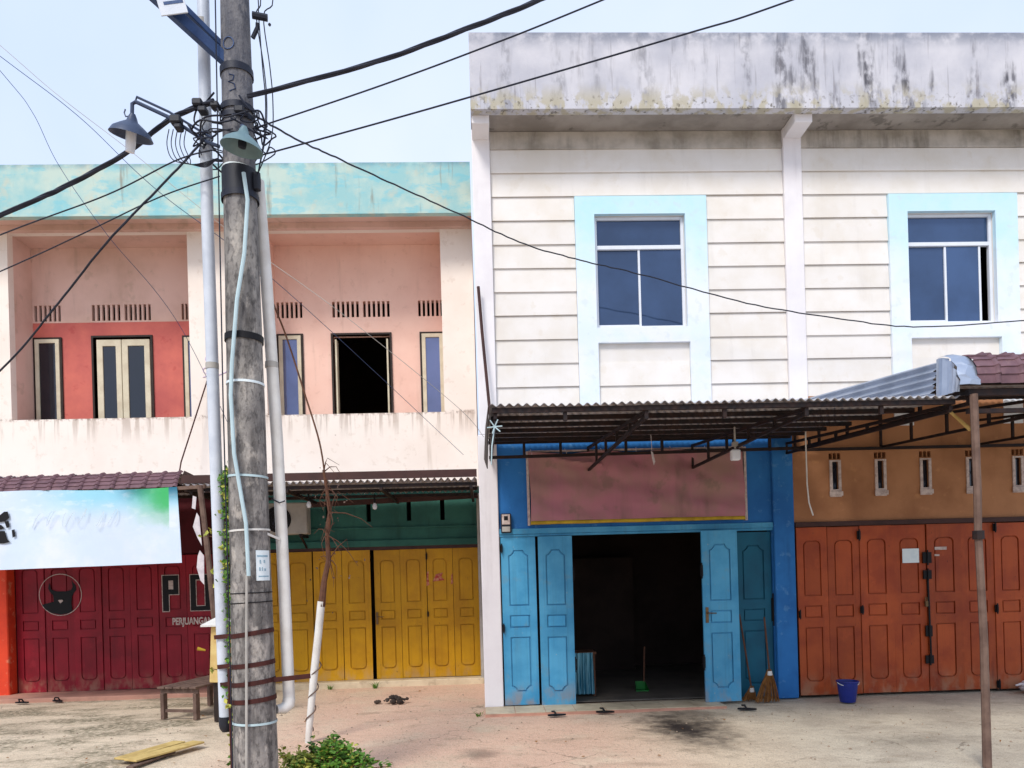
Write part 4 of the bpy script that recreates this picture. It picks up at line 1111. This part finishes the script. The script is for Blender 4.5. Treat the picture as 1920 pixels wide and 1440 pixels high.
# paper notice on the pole
npz = MB(); r = pr_(2.05) + .004
for rr in (r, r + .003):
    for z in (1.92, 2.17):
        for i in range(7):
            a = radians(-78 + 46 * i / 6) + .35
            npz.v.append((PX + rr * cos(a), PY + rr * sin(a), z))
for i in range(6):
    npz.f += [(i, i + 1, i + 8, i + 7), (14 + i, 14 + i + 7, 14 + i + 8, 14 + i + 1)]
pn = thing('pole_notice', 'white paper notice with faded print pasted on the concrete pole', 'paper', (PX, PY - .17, 1.92))
obj('sheet', npz, M['paper'], pn, True)
ink = MB()
for a0, a1, z0, z1 in ((-55, -20, 2.115, 2.13), (-48, -44, 2.06, 2.09), (-36, -31, 2.065, 2.09), (-50, -46, 2.0, 2.03), (-42, -39, 2.0, 2.03), (-34, -29, 2.0, 2.02), (-52, -18, 1.95, 1.96)):
    for rr in (r + .0045, r + .006):
        pass
    A = [radians(a0), radians((a0 + a1) / 2), radians(a1)]
    b0 = len(ink.v)
    for z in (z0, z1):
        for a in A: ink.v.append((PX + (r + .005) * cos(a), PY + (r + .005) * sin(a), z))
    ink.f += [(b0, b0 + 1, b0 + 4, b0 + 3), (b0 + 1, b0 + 2, b0 + 5, b0 + 4)]
obj('print', ink, M['ink'], pn)

# pvc pipes tied to the pole
lp = thing('plastic_pipe', 'long grey white plastic pipe strapped to the pole with a dark end cap', 'pipe', (-2.21, -4.35, .66))
obj('pipe', MB().tube([(-2.235, -4.35, 8.2), (-2.235, -4.35, 6.85), (-2.25, -4.35, 4.95), (-2.24, -4.35, 3.41), (-2.215, -4.35, .73)], .05, 14), M['greypvc'], lp, True)
for z in (6.62, 3.72): obj('coupling', MB().tube([(-2.244, -4.35, z), (-2.244, -4.35, z + .05)], .054, 14), M['acgrey'], lp, True)
obj('end_cap', MB().lathe([(0, -.085), (.03, -.08), (.05, -.05), (.056, -.02), (.056, .05), (.051, .05)], 14, Matrix.Translation((-2.214, -4.35, .73))), M['darkbox'], lp, True)
rp = thing('plastic_pipe', 'slanting cream white plastic pipe beside the pole ending in a funnel elbow', 'pipe', (-1.71, -4.25, .8))
obj('pipe', MB().tube([(-1.845, -4.25, 5.36), (-1.80, -4.25, 4.53), (-1.745, -4.25, 3.11), (-1.715, -4.25, 1.6), (-1.705, -4.25, .88)], .05, 14), M['pvc'], rp, True)
obj('elbow', MB().tube([(-1.705, -4.25, .9), (-1.71, -4.26, .85), (-1.74, -4.29, .82), (-1.79, -4.33, .82)], [.055, .056, .05, .038], 12), M['pvc'], rp, True)
obj('wire_tie', MB().tube([(-1.80, -4.27, 2.62), (-1.72, -4.32, 2.58), (-1.69, -4.27, 2.60), (-1.72, -4.2, 2.62), (-1.80, -4.25, 2.4)], .006, 5), M['cable'], rp)
obj('tie_strip', MB().bar((-1.85, -4.52, 2.34), (-1.73, -4.31, 2.27), .006, .02), M['pvc'], rp)
obj('coupling', MB().tube([(-1.775, -4.25, 3.75), (-1.773, -4.25, 3.8)], .055, 14), M['acgrey'], rp, True)

# street lamps
def shade(parent, MAT, m, R=.17):
    prof = [(.02, .13), (.035, .1), (.045, .07), (.09, .04), (R * .85, .0), (R, -.045), (R - .008, -.043), (R * .8, -.006), (.08, .03), (.03, .06)]
    obj('lamp_shade', MB().lathe(prof, 28, MAT), M[m], parent, True)
s1 = thing('street_lamp', 'dark bell shaped street lamp on a steel arm left of the pole', 'street lamp', (-2.82, -4.4, 5.5))
MA = Matrix.Translation((-2.815, -4.45, 5.68)) @ Matrix.Rotation(radians(12), 4, 'Y') @ Matrix.Rotation(radians(12), 4, 'X')
shade(s1, MA, 'lampgrey')
obj('bulb', MB().lathe([(0, -.17), (.035, -.165), (.04, -.1), (.04, .03), (0, .03)], 14, MA), M['bulb'], s1, True)
obj('arm', MB().tube([(-2.10, -4.44, 5.55), (-2.2, -4.46, 5.58), (-2.5, -4.47, 5.78), (-2.77, -4.46, 5.915), (-2.80, -4.455, 5.9), (-2.805, -4.455, 5.79)], .016, 8), M['lampgrey'], s1, True)
obj('upper_arm', MB().tube([(-2.16, -4.44, 5.62), (-2.5, -4.46, 5.83), (-2.76, -4.46, 5.955), (-2.775, -4.46, 5.9)], .01, 6), M['lampgrey'], s1, True)
obj('hook', MB().tube([(-2.83, -4.45, 5.8), (-2.86, -4.45, 5.8), (-2.87, -4.45, 5.83), (-2.86, -4.45, 5.86)], .006, 5), M['lampgrey'], s1)
s2 = thing('street_lamp', 'pale green enamel lamp shade mounted on the front of the concrete pole', 'street lamp', (-1.84, -4.66, 5.4))
MA2 = Matrix.Translation((-1.83, -4.71, 5.42)) @ Matrix.Rotation(radians(10), 4, 'Y') @ Matrix.Rotation(radians(4), 4, 'X')
shade(s2, MA2, 'lampgreen', .165)
obj('bulb', MB().lathe([(0, -.04), (.03, -.035), (.035, .0), (.02, .05)], 12, MA2), M['darkbox'], s2, True)
obj('neck', MB().tube([tuple(MA2 @ Vector((0, 0, .12))), (-1.85, -4.64, 5.6), (-1.9, -4.5, 5.6)], .018, 8), M['lampgrey'], s2, True)

# cable clutter at the pole head
kl = thing('cable_knot', 'tangle of black cables and clamps lashed around the pole below the lamp arm', 'cable', (PX, PY, 5.7))
for i in range(16):
    a = random.uniform(0, 6); z = random.uniform(5.55, 5.95)
    p = []
    for k in range(9):
        t = k / 8
        ang = a + t * random.uniform(1.5, 3); rr = .15 + .09 * sin(pi * t) * random.uniform(.5, 1.6)
        p.append((PX - .05 + rr * 1.3 * cos(ang), PY - .02 + rr * sin(ang), z + random.uniform(-.04, .04) - .12 * sin(pi * t)))
    obj('cable_loop', MB().tube(spl(p, 4), random.uniform(.004, .009), 5), M['cable'], kl, True)
for x, z, s_ in ((-2.24, 5.86, .04), (-2.2, 5.8, .035), (-2.42, 5.72, .045), (-2.40, 5.66, .03), (-2.1, 5.84, .035), (-1.9, 5.8, .04)):
    b = MB().box(x - s_, x + s_, -4.56, -4.48, z - s_ * .7, z + s_ * .7)
    obj('clamp', b, M['darkbox'], kl, bevel=.01)
for i in range(5):
    x = -2.5 + .035 * i
    obj('cable_loop', MB().tube(spl([(x, -4.47, 5.68), (x - .02, -4.47, 5.55), (x + .03, -4.48, 5.42), (-2.32, -4.48, 5.38), (-2.2, -4.48, 5.36 + .01 * i), (-2.1, -4.5, 5.42)], 5), .004, 5), M['cable'], kl, True)
obj('insulator', MB().tube([(-1.8, -4.45, 6.45), (-1.755, -4.46, 6.53), (-1.75, -4.47, 6.56)], .018, 8).tube([(-1.79, -4.48, 6.62), (-1.67, -4.46, 6.61)], .028, 8).tube([(-1.66, -4.46, 6.56), (-1.65, -4.46, 6.55)], .012, 6), M['cable'], kl)
for i, (xa, xb) in enumerate(((-1.74, -1.72), (-1.76, -1.71), (-1.7, -1.66))):
    obj('cable_loop', MB().tube(spl([(xa - .02, -4.47, 8.0), (xa - .03, -4.47, 7.2), (xa + .04 * i, -4.47, 6.75), (xa, -4.47, 6.62), (xb, -4.47, 6.2), (xb + .02, -4.48, 5.9), (xb, -4.48, 5.6), (-1.78, -4.48, 5.3)], 5), .005, 5), M['cable'], kl, True)

# overhead wires, each one a thing
def wire(pts, r, label, twist=0, m='cable', group=None, wob=0):
    S = spl(pts)
    if wob: S = [p + Vector((0, 0, random.uniform(-wob, wob))) for p in S]
    b = MB()
    if twist:
        for s_ in range(3):
            b.tube([p + Vector((0, cos(i * .42 + s_ * 2.1), sin(i * .42 + s_ * 2.1))) * r * .55 for i, p in enumerate(S)], r * .75, 6)
    else: b.tube(S, r, 6)
    tag(obj('overhead_wire', b, M[m], None, True), label, 'wire', group)
wire([(-7.2, -3.1, 4.55), (-4.30, -3.81, 5.30), (-3.66, -3.92, 5.50), (-3.02, -4.10, 5.70), (-2.50, -4.42, 5.80), (-2.1, -4.55, 5.86)], .0175, 'thick twisted black cable running down from the pole past the dark bell lamp', 1)
wire([(-1.84, -4.50, 5.93), (-0.76, -4.80, 6.00), (-0.03, -5.02, 6.10), (.54, -5.12, 6.25), (1.29, -5.24, 6.50), (4.5, -5.9, 7.4)], .0155, 'thickest twisted black cable rising over the white parapet from the pole', 1)
wire([(-1.80, -4.52, 5.65), (-0.76, -4.87, 5.75), (.08, -5.09, 5.90), (1.00, -5.25, 6.15), (4, -5.8, 7.0)], .0062, 'middle black wire crossing above the corner of the white parapet', 0)
wire([(-1.83, -4.53, 5.40), (-0.34, -5.00, 5.50), (1.60, -5.24, 5.90), (2.40, -5.32, 6.10), (5, -5.7, 6.8)], .0065, 'straight black wire crossing the face of the stained white parapet', 0)
wire([(-6.5, -3.1, 4.75), (-4.26, -3.87, 5.10), (-3.12, -4.26, 5.25), (-2.43, -4.51, 5.40), (-2.1, -4.54, 5.47)], .006, 'black wire slanting across the turquoise parapet below the thick cable', 0)
wire([(-6.5, -2.4, 3.2), (-4.57, -3.44, 4.00), (-3.78, -3.93, 4.40), (-3.09, -4.35, 4.80), (-2.51, -4.5, 5.25), (-2.2, -4.52, 5.56)], .0095, 'steep black cable crossing the coral balcony vents up to the pole', 0, wob=.003)
wire([(-6.5, -3.1, 4.35), (-4.33, -3.79, 4.80), (-3.45, -4.07, 5.00), (-2.66, -4.31, 5.20), (-2.08, -4.52, 5.26)], .0055, 'black wire crossing the balcony soffit to the black pole wrap', 0)
wire([(-7.5, -2, 10.1), (-5.37, -2.00, 8.15), (-4.73, -2.00, 7.57), (-3.96, -2.00, 6.95), (-3.31, -2.00, 6.39), (-2.60, -2.00, 5.80), (-1.57, -2.00, 5.02), (-.29, -1.2, 4.1), (.06, -.1, 3.9)], .0035, 'hair thin upper wire descending across the pink balcony to the white corner pillar', 0, 'acgrey')
wire([(-7.5, -2, 9.7), (-5.38, -2.00, 8.03), (-4.50, -2.00, 7.32), (-3.62, -2.00, 6.45), (-2.4, -1.2, 5.6), (-.3, 2.6, 4.1)], .004, 'hair thin lower wire descending behind the pole to the mustard unit', 0, 'bluesteel')
wire([(-6.6, -2.4, 9.4), (-5.38, -2.00, 7.86), (-5.03, -2.00, 7.38), (-4.75, -2.00, 6.77), (-4.23, -2.00, 5.97), (-3.8, -1, 5.2), (-3.4, .42, 3.5)], .0035, 'hair thin steep wire dropping across the turquoise parapet of the coral unit', 0, 'bluesteel')
wire([(-1.80, -4.45, 5.80), (-1.57, -3.90, 5.92), (-1.38, -3.40, 6.07), (-.85, -2.60, 6.20), (-.11, -1.60, 6.33), (.67, -1.00, 6.25), (1.52, -.70, 6.14), (2.27, -.60, 6.00), (3.78, -.50, 5.62), (5.01, -.45, 5.42), (6.27, -.30, 5.32), (7.76, -.4, 5.35), (9.6, -.4, 5.5)], .0085, 'drooping black service cable strung across the clapboard and both blue trimmed windows', 0, wob=.006)
brc = MB().tube([(-4.80, YF - .02, 5.6), (-5.17, 2.3, 4.03), (-5.25, 2.25, 3.5)], .012, 6)
tag(obj('stay_rod', brc, M['strap'], None), 'thin rusty stay rod from the cream pillar down to the tiled canopy', 'rod')
bs = MB().tube([(.04, -.14, 6.04), (.075, -.14, 5.4), (.15, -.2, 4.3), (.18, -.24, 3.9)], .022, 8)
tag(obj('leaning_pole', bs, M['brownboard'], None, True), 'brown pole leaning on the white corner pillar above the corrugated canopy', 'pole')

# ------------------------------------------------------------------ plants
def leaf_quad(b, p, d, size, nrm):
    d = d.normalized(); s_ = d.cross(nrm).normalized() * size * .32; d = d * size
    up_ = nrm.normalized() * size * .08
    b.add([p, p + d * .5 + s_ + up_, p + d, p + d * .5 - s_ + up_], [(0, 1, 2), (0, 2, 3)])
def rv(): return Vector((random.gauss(0, 1), random.gauss(0, 1), random.gauss(0, 1))).normalized()
bu = thing('bush', 'low leafy green bush growing at the foot of the concrete pole', 'bush', (-1.45, -3.95, 0))
stm = MB(); fol = MB(); foy = MB()
for i in range(70):
    a = random.uniform(0, 2 * pi); rr = random.random() ** .5
    base = Vector((-1.5 + .1 * cos(a), -4.0 + .1 * sin(a), 0))
    lobe = 1 if random.random() < .72 else 0
    cxx = (-1.42 if lobe else -1.2) if random.random() < .75 else -1.78
    top = Vector((cxx + .36 * rr * cos(a), -3.98 + .3 * rr * sin(a), (.46 if cxx == -1.42 else .32) * (1 - .45 * rr * rr) + random.uniform(-.06, .05)))
    mid = base.lerp(top, .5) + Vector((0, 0, .08))
    S = spl([base, mid, top], 5); stm.tube(S, .004, 4)
    for p in S[3:]:
        for _ in range(9):
            q = p + rv() * random.uniform(0, .075)
            if q.z < .02: continue
            d = rv(); d.z = abs(d.z) * .4
            leaf_quad(foy if random.random() < .16 or cxx == -1.78 else fol, q, d, random.uniform(.018, .07), Vector((random.gauss(0, .5), random.gauss(0, .5) - .3, 1)))
obj('stems', stm, M['bark'], bu); obj('foliage', fol, M['leaf'], bu); obj('yellow_foliage', foy, M['leafyellow'], bu)

vn = thing('climbing_vine', 'green vine with pale yellow leaves climbing between the pipe and pole', 'vine', (-2.19, -4.15, 0))
S = spl([(-2.12, -4.2, 0), (-2.14, -4.25, .6), (-2.12, -4.3, 1.2), (-2.145, -4.3, 1.9), (-2.125, -4.3, 2.5), (-2.14, -4.3, 2.85)], 14)
st_ = MB().tube(S, .01, 5)
va, vb = MB(), MB()
for p in S:
    for _ in range(20 if p.z > 1.9 else 11):
        q = p + Vector((random.gauss(-.005, .026), random.gauss(-.06, .05), random.gauss(0, .03)))
        d = rv(); leaf_quad(va if random.random() < .8 else vb, q, d, random.uniform(.03, .06), Vector((0, -1, .5)) + rv() * .5)
for c in ((-2.44, -4.1, 2.33), (-2.38, -4.1, 2.38), (-2.37, -4.1, 2.02), (-2.35, -4.1, 1.9), (-2.34, -4.12, 1.86), (-2.42, -4.1, 1.16), (-2.12, -4.55, .9)):
    st_.tube([c, (-2.13, -4.12, c[2] - .05)], .004, 4)
    for _ in range(5): leaf_quad(vb, Vector(c) + rv() * .02, rv(), random.uniform(.04, .06), Vector((0, -1, .4)) + rv() * .4)
obj('stem', st_, M['bark'], vn); obj('foliage', va, M['leaf'], vn); obj('pale_leaves', vb, M['leafyellow'], vn)

sp = thing('sapling', 'bare dead sapling with a white sleeved trunk in front of the mustard doors', 'tree', (-2.14, -1.8, 0))
obj('white_sleeve', MB().tube([(-2.145, -1.8, -.02), (-2.12, -1.8, .2), (-2.05, -1.8, .8), (-1.99, -1.8, 1.25), (-1.94, -1.8, 1.66)], [.035, .04, .046, .045, .046], 10), M['pvc'], sp, True)
wr = MB().tube([(-2.13 + .13 * t + .05 * cos(t * 22), -1.8 + .05 * sin(t * 22), .12 + .9 * t) for t in [i / 60 for i in range(61)]], .008, 5)
obj('wrap_cord', wr, M['timber'], sp)
tk = [(-1.94, -1.8, 1.6), (-1.9, -1.8, 1.9), (-1.84, -1.8, 2.15), (-1.85, -1.8, 2.45), (-1.81, -1.8, 2.72), (-1.84, -1.8, 3.0), (-1.87, -1.8, 3.2)]
obj('trunk', MB().tube(tk, [.045, .034, .03, .026, .024, .02, .014], 8), M['bark'], sp, True)
vt = MB()
vt.tube(spl([(-1.85, -1.81, 3.1), (-1.90, -1.85, 3.55), (-2.05, -1.9, 4.13), (-2.22, -2.0, 4.77), (-2.28, -2.6, 5.2), (-2.1, -3.6, 5.55), (-1.95, -4.25, 5.75)], 6), .011, 5)
for i in range(26):
    p = Vector(random.choice(tk[2:])); d = Vector((random.gauss(.25, .5), random.gauss(0, .3), random.gauss(.0, .4)))
    q = p + d * .28; w_ = q + Vector((random.gauss(.05, .08), 0, -random.uniform(.05, .22)))
    vt.tube([p, p.lerp(q, .5) + Vector((0, 0, .03)), q, w_], [.008, .006, .004, .002], 4)
obj('twigs', vt, M['bark'], sp)
dl = MB()
for i in range(40):
    p = Vector(random.choice(tk[1:])) + Vector((random.gauss(.05, .16), random.gauss(0, .1), random.gauss(-.05, .18)))
    leaf_quad(dl, p, rv(), random.uniform(.02, .045), rv())
obj('withered_leaves', dl, M['timber'], sp)

# ------------------------------------------------------------------ things on the ground
def xform(mb, m4):
    mb.v = [tuple(m4 @ Vector(v)) for v in mb.v]; return mb
be = thing('bench', 'low weathered wooden bench before the crimson doors', 'bench', (-4.25, .55, 0))
BM = Matrix.Translation((-4.22, .5, 0)) @ Matrix.Rotation(radians(-14), 4, 'Z')
for k in range(5):
    x = -.31 + k * .126
    obj('slat', xform(MB().box(x, x + .112, -.62, .62, .44, .468), BM), M['timber'], be, bevel=.004)
obj('apron', xform(MB().box(-.3, .3, -.56, -.53, .37, .438).box(-.3, .3, .53, .56, .37, .438), BM), M['timber'], be)
for x, y in ((-.26, -.545), (.26, -.545), (-.26, .545), (.26, .545)):
    obj('leg', xform(MB().box(x - .027, x + .027, y - .045, y + .045, 0, .369), BM), M['timber'], be, bevel=.004)
obj('stretcher', xform(MB().box(-.232, .232, -.56, -.53, .1, .14), BM), M['timber'], be)

mb_ = thing('donation_box', 'cream box with a gabled lid on a dark post beside the bench', 'box', (-3.72, -.3, 0))
obj('box_body', xform(MB().box(-.13, .13, -.12, .12, .55, 1.32), Matrix.Translation((-3.69, -.3, 0)) @ Matrix.Rotation(radians(3), 4, 'Y')), M['creambox'], mb_, bevel=.01)
ld = MB().add([(-.2, -.2, 1.325), (.2, -.2, 1.325), (.2, .2, 1.325), (-.2, .2, 1.325), (-.2, -.2, 1.35), (.2, -.2, 1.35), (.2, .2, 1.35), (-.2, .2, 1.35), (0, -.02, 1.47), (0, .02, 1.47)],
              [(0, 3, 2, 1), (0, 1, 5, 4), (1, 2, 6, 5), (2, 3, 7, 6), (3, 0, 4, 7), (4, 5, 8), (5, 6, 9, 8), (6, 7, 9), (7, 4, 8, 9)])
obj('lid', xform(ld, Matrix.Translation((-3.66, -.3, 0))), M['pvc'], mb_)
obj('post', MB().box(-3.77, -3.69, -.34, -.26, 0, .56), M['darkframe'], mb_, bevel=.006)
obj('knob', MB().tube([(-3.83, -.42, 1.0), (-3.93, -.44, 1.03)], [.012, .026], 8), M['bamboo'], mb_)

pk = thing('timber_boards', 'two pale yellow boards with a dark one lying on the dirt by the pole', 'boards', (-3.6, -2.2, 0))
PM = Matrix.Translation((-3.66, -2.25, .01)) @ Matrix.Rotation(radians(-24), 4, 'Z') @ Matrix.Scale(.72, 4)
for (x0, x1, y0, y1, z, m, a) in ((-.30, -.06, -.62, .55, .05, 'palewood', 2), (-.02, .24, -.66, .62, .052, 'palewood', -2), (.05, .17, -.85, .1, .0, 'timber', 10)):
    obj('board', xform(MB().box(x0, x1, y0, y1, z, z + .03), PM @ Matrix.Rotation(radians(a), 4, 'Z')), M[m], pk, bevel=.004)
obj('bearer', xform(MB().box(-.3, .2, -.3, -.22, .0, .048), PM), M['timber'], pk)

def sandal(x, y, a, label, m='black'):
    t = thing('sandal', label, 'sandal', (x, y, 0), 'sandals left outside the shops')
    T = Matrix.Translation((x, y, .045 if -.62 < y < 0 and x < 3.3 else .01)) @ Matrix.Rotation(a, 4, 'Z')
    out = [(.045 * sin(2 * pi * i / 16) * (1 if cos(2 * pi * i / 16) > 0 else .8), .125 * cos(2 * pi * i / 16)) for i in range(16)]
    b = MB(); b.v = [(p[0], p[1], 0) for p in out] + [(p[0], p[1], .02) for p in out]
    b.f = [tuple(range(15, -1, -1)), tuple(range(16, 32))] + [(i, (i + 1) % 16, 16 + (i + 1) % 16, 16 + i) for i in range(16)]
    obj('sole', xform(b, T), M[m], t)
    s_ = MB().tube([(-.042, .01, .015), (-.03, .03, .055), (0, .065, .06), (.03, .03, .055), (.042, .01, .015)], .012, 6)
    obj('strap', xform(s_, T), M[m], t, True)
sandal(.93, -.8, radians(95), 'black sandal lying before the left blue door leaves')
sandal(1.6, -.7, radians(80), 'black sandal lying by the open doorway threshold')
sandal(3.5, -.85, radians(70), 'flat dark sandal lying under the forward blue door leaf')
sandal(-7.75, 1.95, radians(80), 'dark sandal on the cement below the bull emblem')
sandal(-7.2, 2.0, radians(60), 'dark sandal on the cement right of the bull emblem')

bk = thing('bucket', 'blue plastic bucket standing by the orange doors', 'bucket', (5.06, -.55, 0))
MB_ = Matrix.Translation((5.06, -.5, 0))
obj('body', MB().lathe([(0, .004), (.10, .004), (.105, .01), (.14, .28), (.152, .285), (.152, .30), (.135, .30), (.098, .03), (0, .025)], 24, MB_), M['bluebucket'], bk, True)
obj('handle', MB().tube([(5.06 + .153 * cos(a), -.5 - .09 * sin(a) - .02, .285 - .05 * sin(a)) for a in [i * pi / 12 for i in range(13)]], .005, 5), M['pvc'], bk)

def broom(x, y, label, hx, hz, wide=.17, bh=.42):
    t = thing('broom', label, 'broom', (x, y, 0))
    obj('stick', MB().tube([(x + .02, y, bh), (hx, -.09 if hx > 4 else -.02, hz)], .013, 8), M['bark'], t, True)
    b = MB()
    for i in range(110):
        u = random.uniform(-1, 1); v = random.uniform(-.35, .35)
        top = Vector((x + .02 + u * .025, y + v * .02, bh + .06 * random.random()))
        bot = Vector((x - .02 + u * wide, y + v * .12, random.uniform(.0, .04)))
        b.tube([top, top.lerp(bot, .5) + Vector((u * .012, 0, 0)), bot], [.004, .005, .004], 3, False)
    obj('bristles', b, M['straw'], t)
    obj('binding', MB().tube([(x + .02, y, bh - .03), (x + .02, y, bh + .03)], [.04, .032], 10), M['pvc'], t, True)
broom(4.0, -.34, 'straw broom standing against the blue pillar', 4.06, 1.2)
broom(3.8, -.16, 'old broom with long dark handle leaning on the teal door leaf', 3.72, 1.25, .1, .16)

# things inside the doorway
cl = thing('striped_cloth', 'teal striped cloth hanging from a stool just inside the dark doorway', 'cloth', (1.5, .6, 0))
cb = MB(); n = 24
for j in range(7):
    for i in range(n + 1):
        u = i / n; v = j / 6
        cb.v.append((1.36 + .28 * u + .02 * (1 - v) * (u - .2), .6 + .022 * sin(u * 26) - .02 * (1 - v), .06 + .63 * v))
cb.v += [(x, y + .012, z) for x, y, z in cb.v]
K = 7 * (n + 1)
for j in range(6):
    for i in range(n):
        a = j * (n + 1) + i; cb.f += [(a, a + 1, a + n + 2, a + n + 1), (K + a, K + a + n + 1, K + a + n + 2, K + a + 1)]
obj('folds', cb, M['stripecloth'], cl, True)
sto = thing('stool', 'dark wooden stool behind the striped cloth in the doorway', 'stool', (1.5, .8, 0))
obj('seat', MB().box(1.3, 1.7, .62, .98, .66, .7), M['bark'], sto, bevel=.006)
for x in (1.34, 1.66):
    for y in (.66, .94): obj('leg', MB().box(x - .02, x + .02, y - .02, y + .02, .02, .659), M['bark'], sto)
sc_ = thing('dustpan', 'green plastic dustpan on the floor inside the doorway', 'dustpan', (2.46, 1.0, 0))
obj('pan', MB().add([(2.36, .9, .02), (2.56, .9, .02), (2.54, 1.08, .03), (2.38, 1.08, .03), (2.36, .9, .04), (2.56, .9, .04), (2.54, 1.08, .16), (2.38, 1.08, .16)],
    [(0, 3, 2, 1), (0, 1, 5, 4), (1, 2, 6, 5), (2, 3, 7, 6), (3, 0, 4, 7)]), M['greenplastic'], sc_)
obj('handle', MB().tube([(2.52, 1.07, .15), (2.56, 1.15, .7)], .013, 6), M['bark'], sc_)
# dark rubble heap by the mustard doors
def lumps(name, label, cat, c, n, R, s0, s1, m):
    t = thing(name, label, cat, c)
    for i in range(n):
        a = random.uniform(0, 2 * pi); rr = R * random.random(); s_ = random.uniform(s0, s1)
        bm = bmesh.new(); bmesh.ops.create_icosphere(bm, subdivisions=1, radius=s_)
        for v in bm.verts: v.co *= random.uniform(.7, 1.25); v.co.z *= .7
        me = bpy.data.meshes.new('lump'); bm.to_mesh(me); bm.free(); me.materials.append(M[m])
        put('lump', me, t, (c[0] + rr * cos(a) * 1.5, c[1] + rr * sin(a) * .7, s_ * .45 + max(0, .08 - rr * .4)), (0, 0, a))
lumps('rubble_heap', 'small dark heap of rubbish below the mustard doors', 'rubble', (-1.4, .75, 0), 26, .2, .02, .06, 'soil')
def tuft(x, y, n, h, label):
    t = thing('weed', label, 'weed', (x, y, 0), 'weeds at the foot of the walls'); b = MB()
    for k in range(n):
        a = random.uniform(0, 2 * pi); r_ = random.uniform(0, .05); l = h * random.uniform(.5, 1.2)
        p = Vector((x + r_ * cos(a), y + r_ * sin(a), -.01)); d = Vector((cos(a) * .5, sin(a) * .5, 1)).normalized()
        w_ = Vector((-sin(a), cos(a), 0)) * .006
        q = p + d * l * .6; e = q + Vector((cos(a) * .6, sin(a) * .6, .4)).normalized() * l * .5
        b.add([p - w_, p + w_, q + w_ * .8, q - w_ * .8, e], [(0, 1, 2, 3), (3, 2, 4)])
    obj('blades', b, M['leaf'], t)
tuft(-1.95, 2.4, 26, .13, 'grass tuft at the foot of the mustard doors below the sill')
tuft(-2.75, 2.45, 18, .09, 'small grass tuft on the sill edge behind the white sleeved sapling')
tuft(-.12, -.55, 16, .08, 'tiny grass tuft beside the foot of the white corner pillar')
tuft(-3.0, -1.1, 22, .08, 'low grass tuft on the dirt beside the grey pipe end')
wb = thing('plastic_bag', 'crumpled white plastic bag at the foot of the orange doors', 'bag', (7.95, -.3, 0))
bm = bmesh.new(); bmesh.ops.create_icosphere(bm, subdivisions=3, radius=.2)
for v in bm.verts:
    v.co *= 1 + .3 * noise.noise(v.co * 9); v.co.z *= .5; v.co.x *= 1.3
me = bpy.data.meshes.new('bag_body'); bm.to_mesh(me); bm.free(); me.materials.append(M['cloth'])
put('bag_body', me, wb, (8.0, -.3, .1))
obj('knot', MB().tube([(7.8, -.3, .1), (7.7, -.32, .14), (7.62, -.32, .12)], [.03, .02, .012], 6), M['cloth'], wb)

# pebbles and litter
lf_ = MB()
for i in range(150):
    x = random.uniform(-5.5, 5.5); y = random.uniform(-4.2, 1.8)
    if y > -.7 and x > -.15: continue
    leaf_quad(lf_, Vector((x, y, .004)), Vector((random.gauss(0, 1), random.gauss(0, 1), .12)), random.uniform(.02, .055), Vector((random.gauss(0, .3), random.gauss(0, .3), 1)))
lo_ = tag(obj('leaf_litter', lf_, M['straw'], None), 'dry brown leaves littered over the dirt forecourt', 'leaves'); lo_['kind'] = 'stuff'
pb = MB()
for i in range(420):
    x = random.uniform(-6.5, 6); y = random.uniform(-4.5, 1.6)
    if y > -.65 and x > -.1: continue
    s_ = random.uniform(.004, .016) * (1.5 if random.random() < .08 else 1)
    b0 = len(pb.v)
    for k in range(6):
        a = 2 * pi * k / 6; pb.v.append((x + s_ * cos(a) * random.uniform(.7, 1.3), y + s_ * sin(a) * random.uniform(.7, 1.3), -.012))
    pb.v.append((x, y, s_ * .25)); pb.f += [(b0 + k, b0 + (k + 1) % 6, b0 + 6) for k in range(6)]
po = tag(obj('gravel', pb, M['stone'], None), 'loose grit and small stones scattered on the dirt forecourt', 'gravel'); po['kind'] = 'stuff'
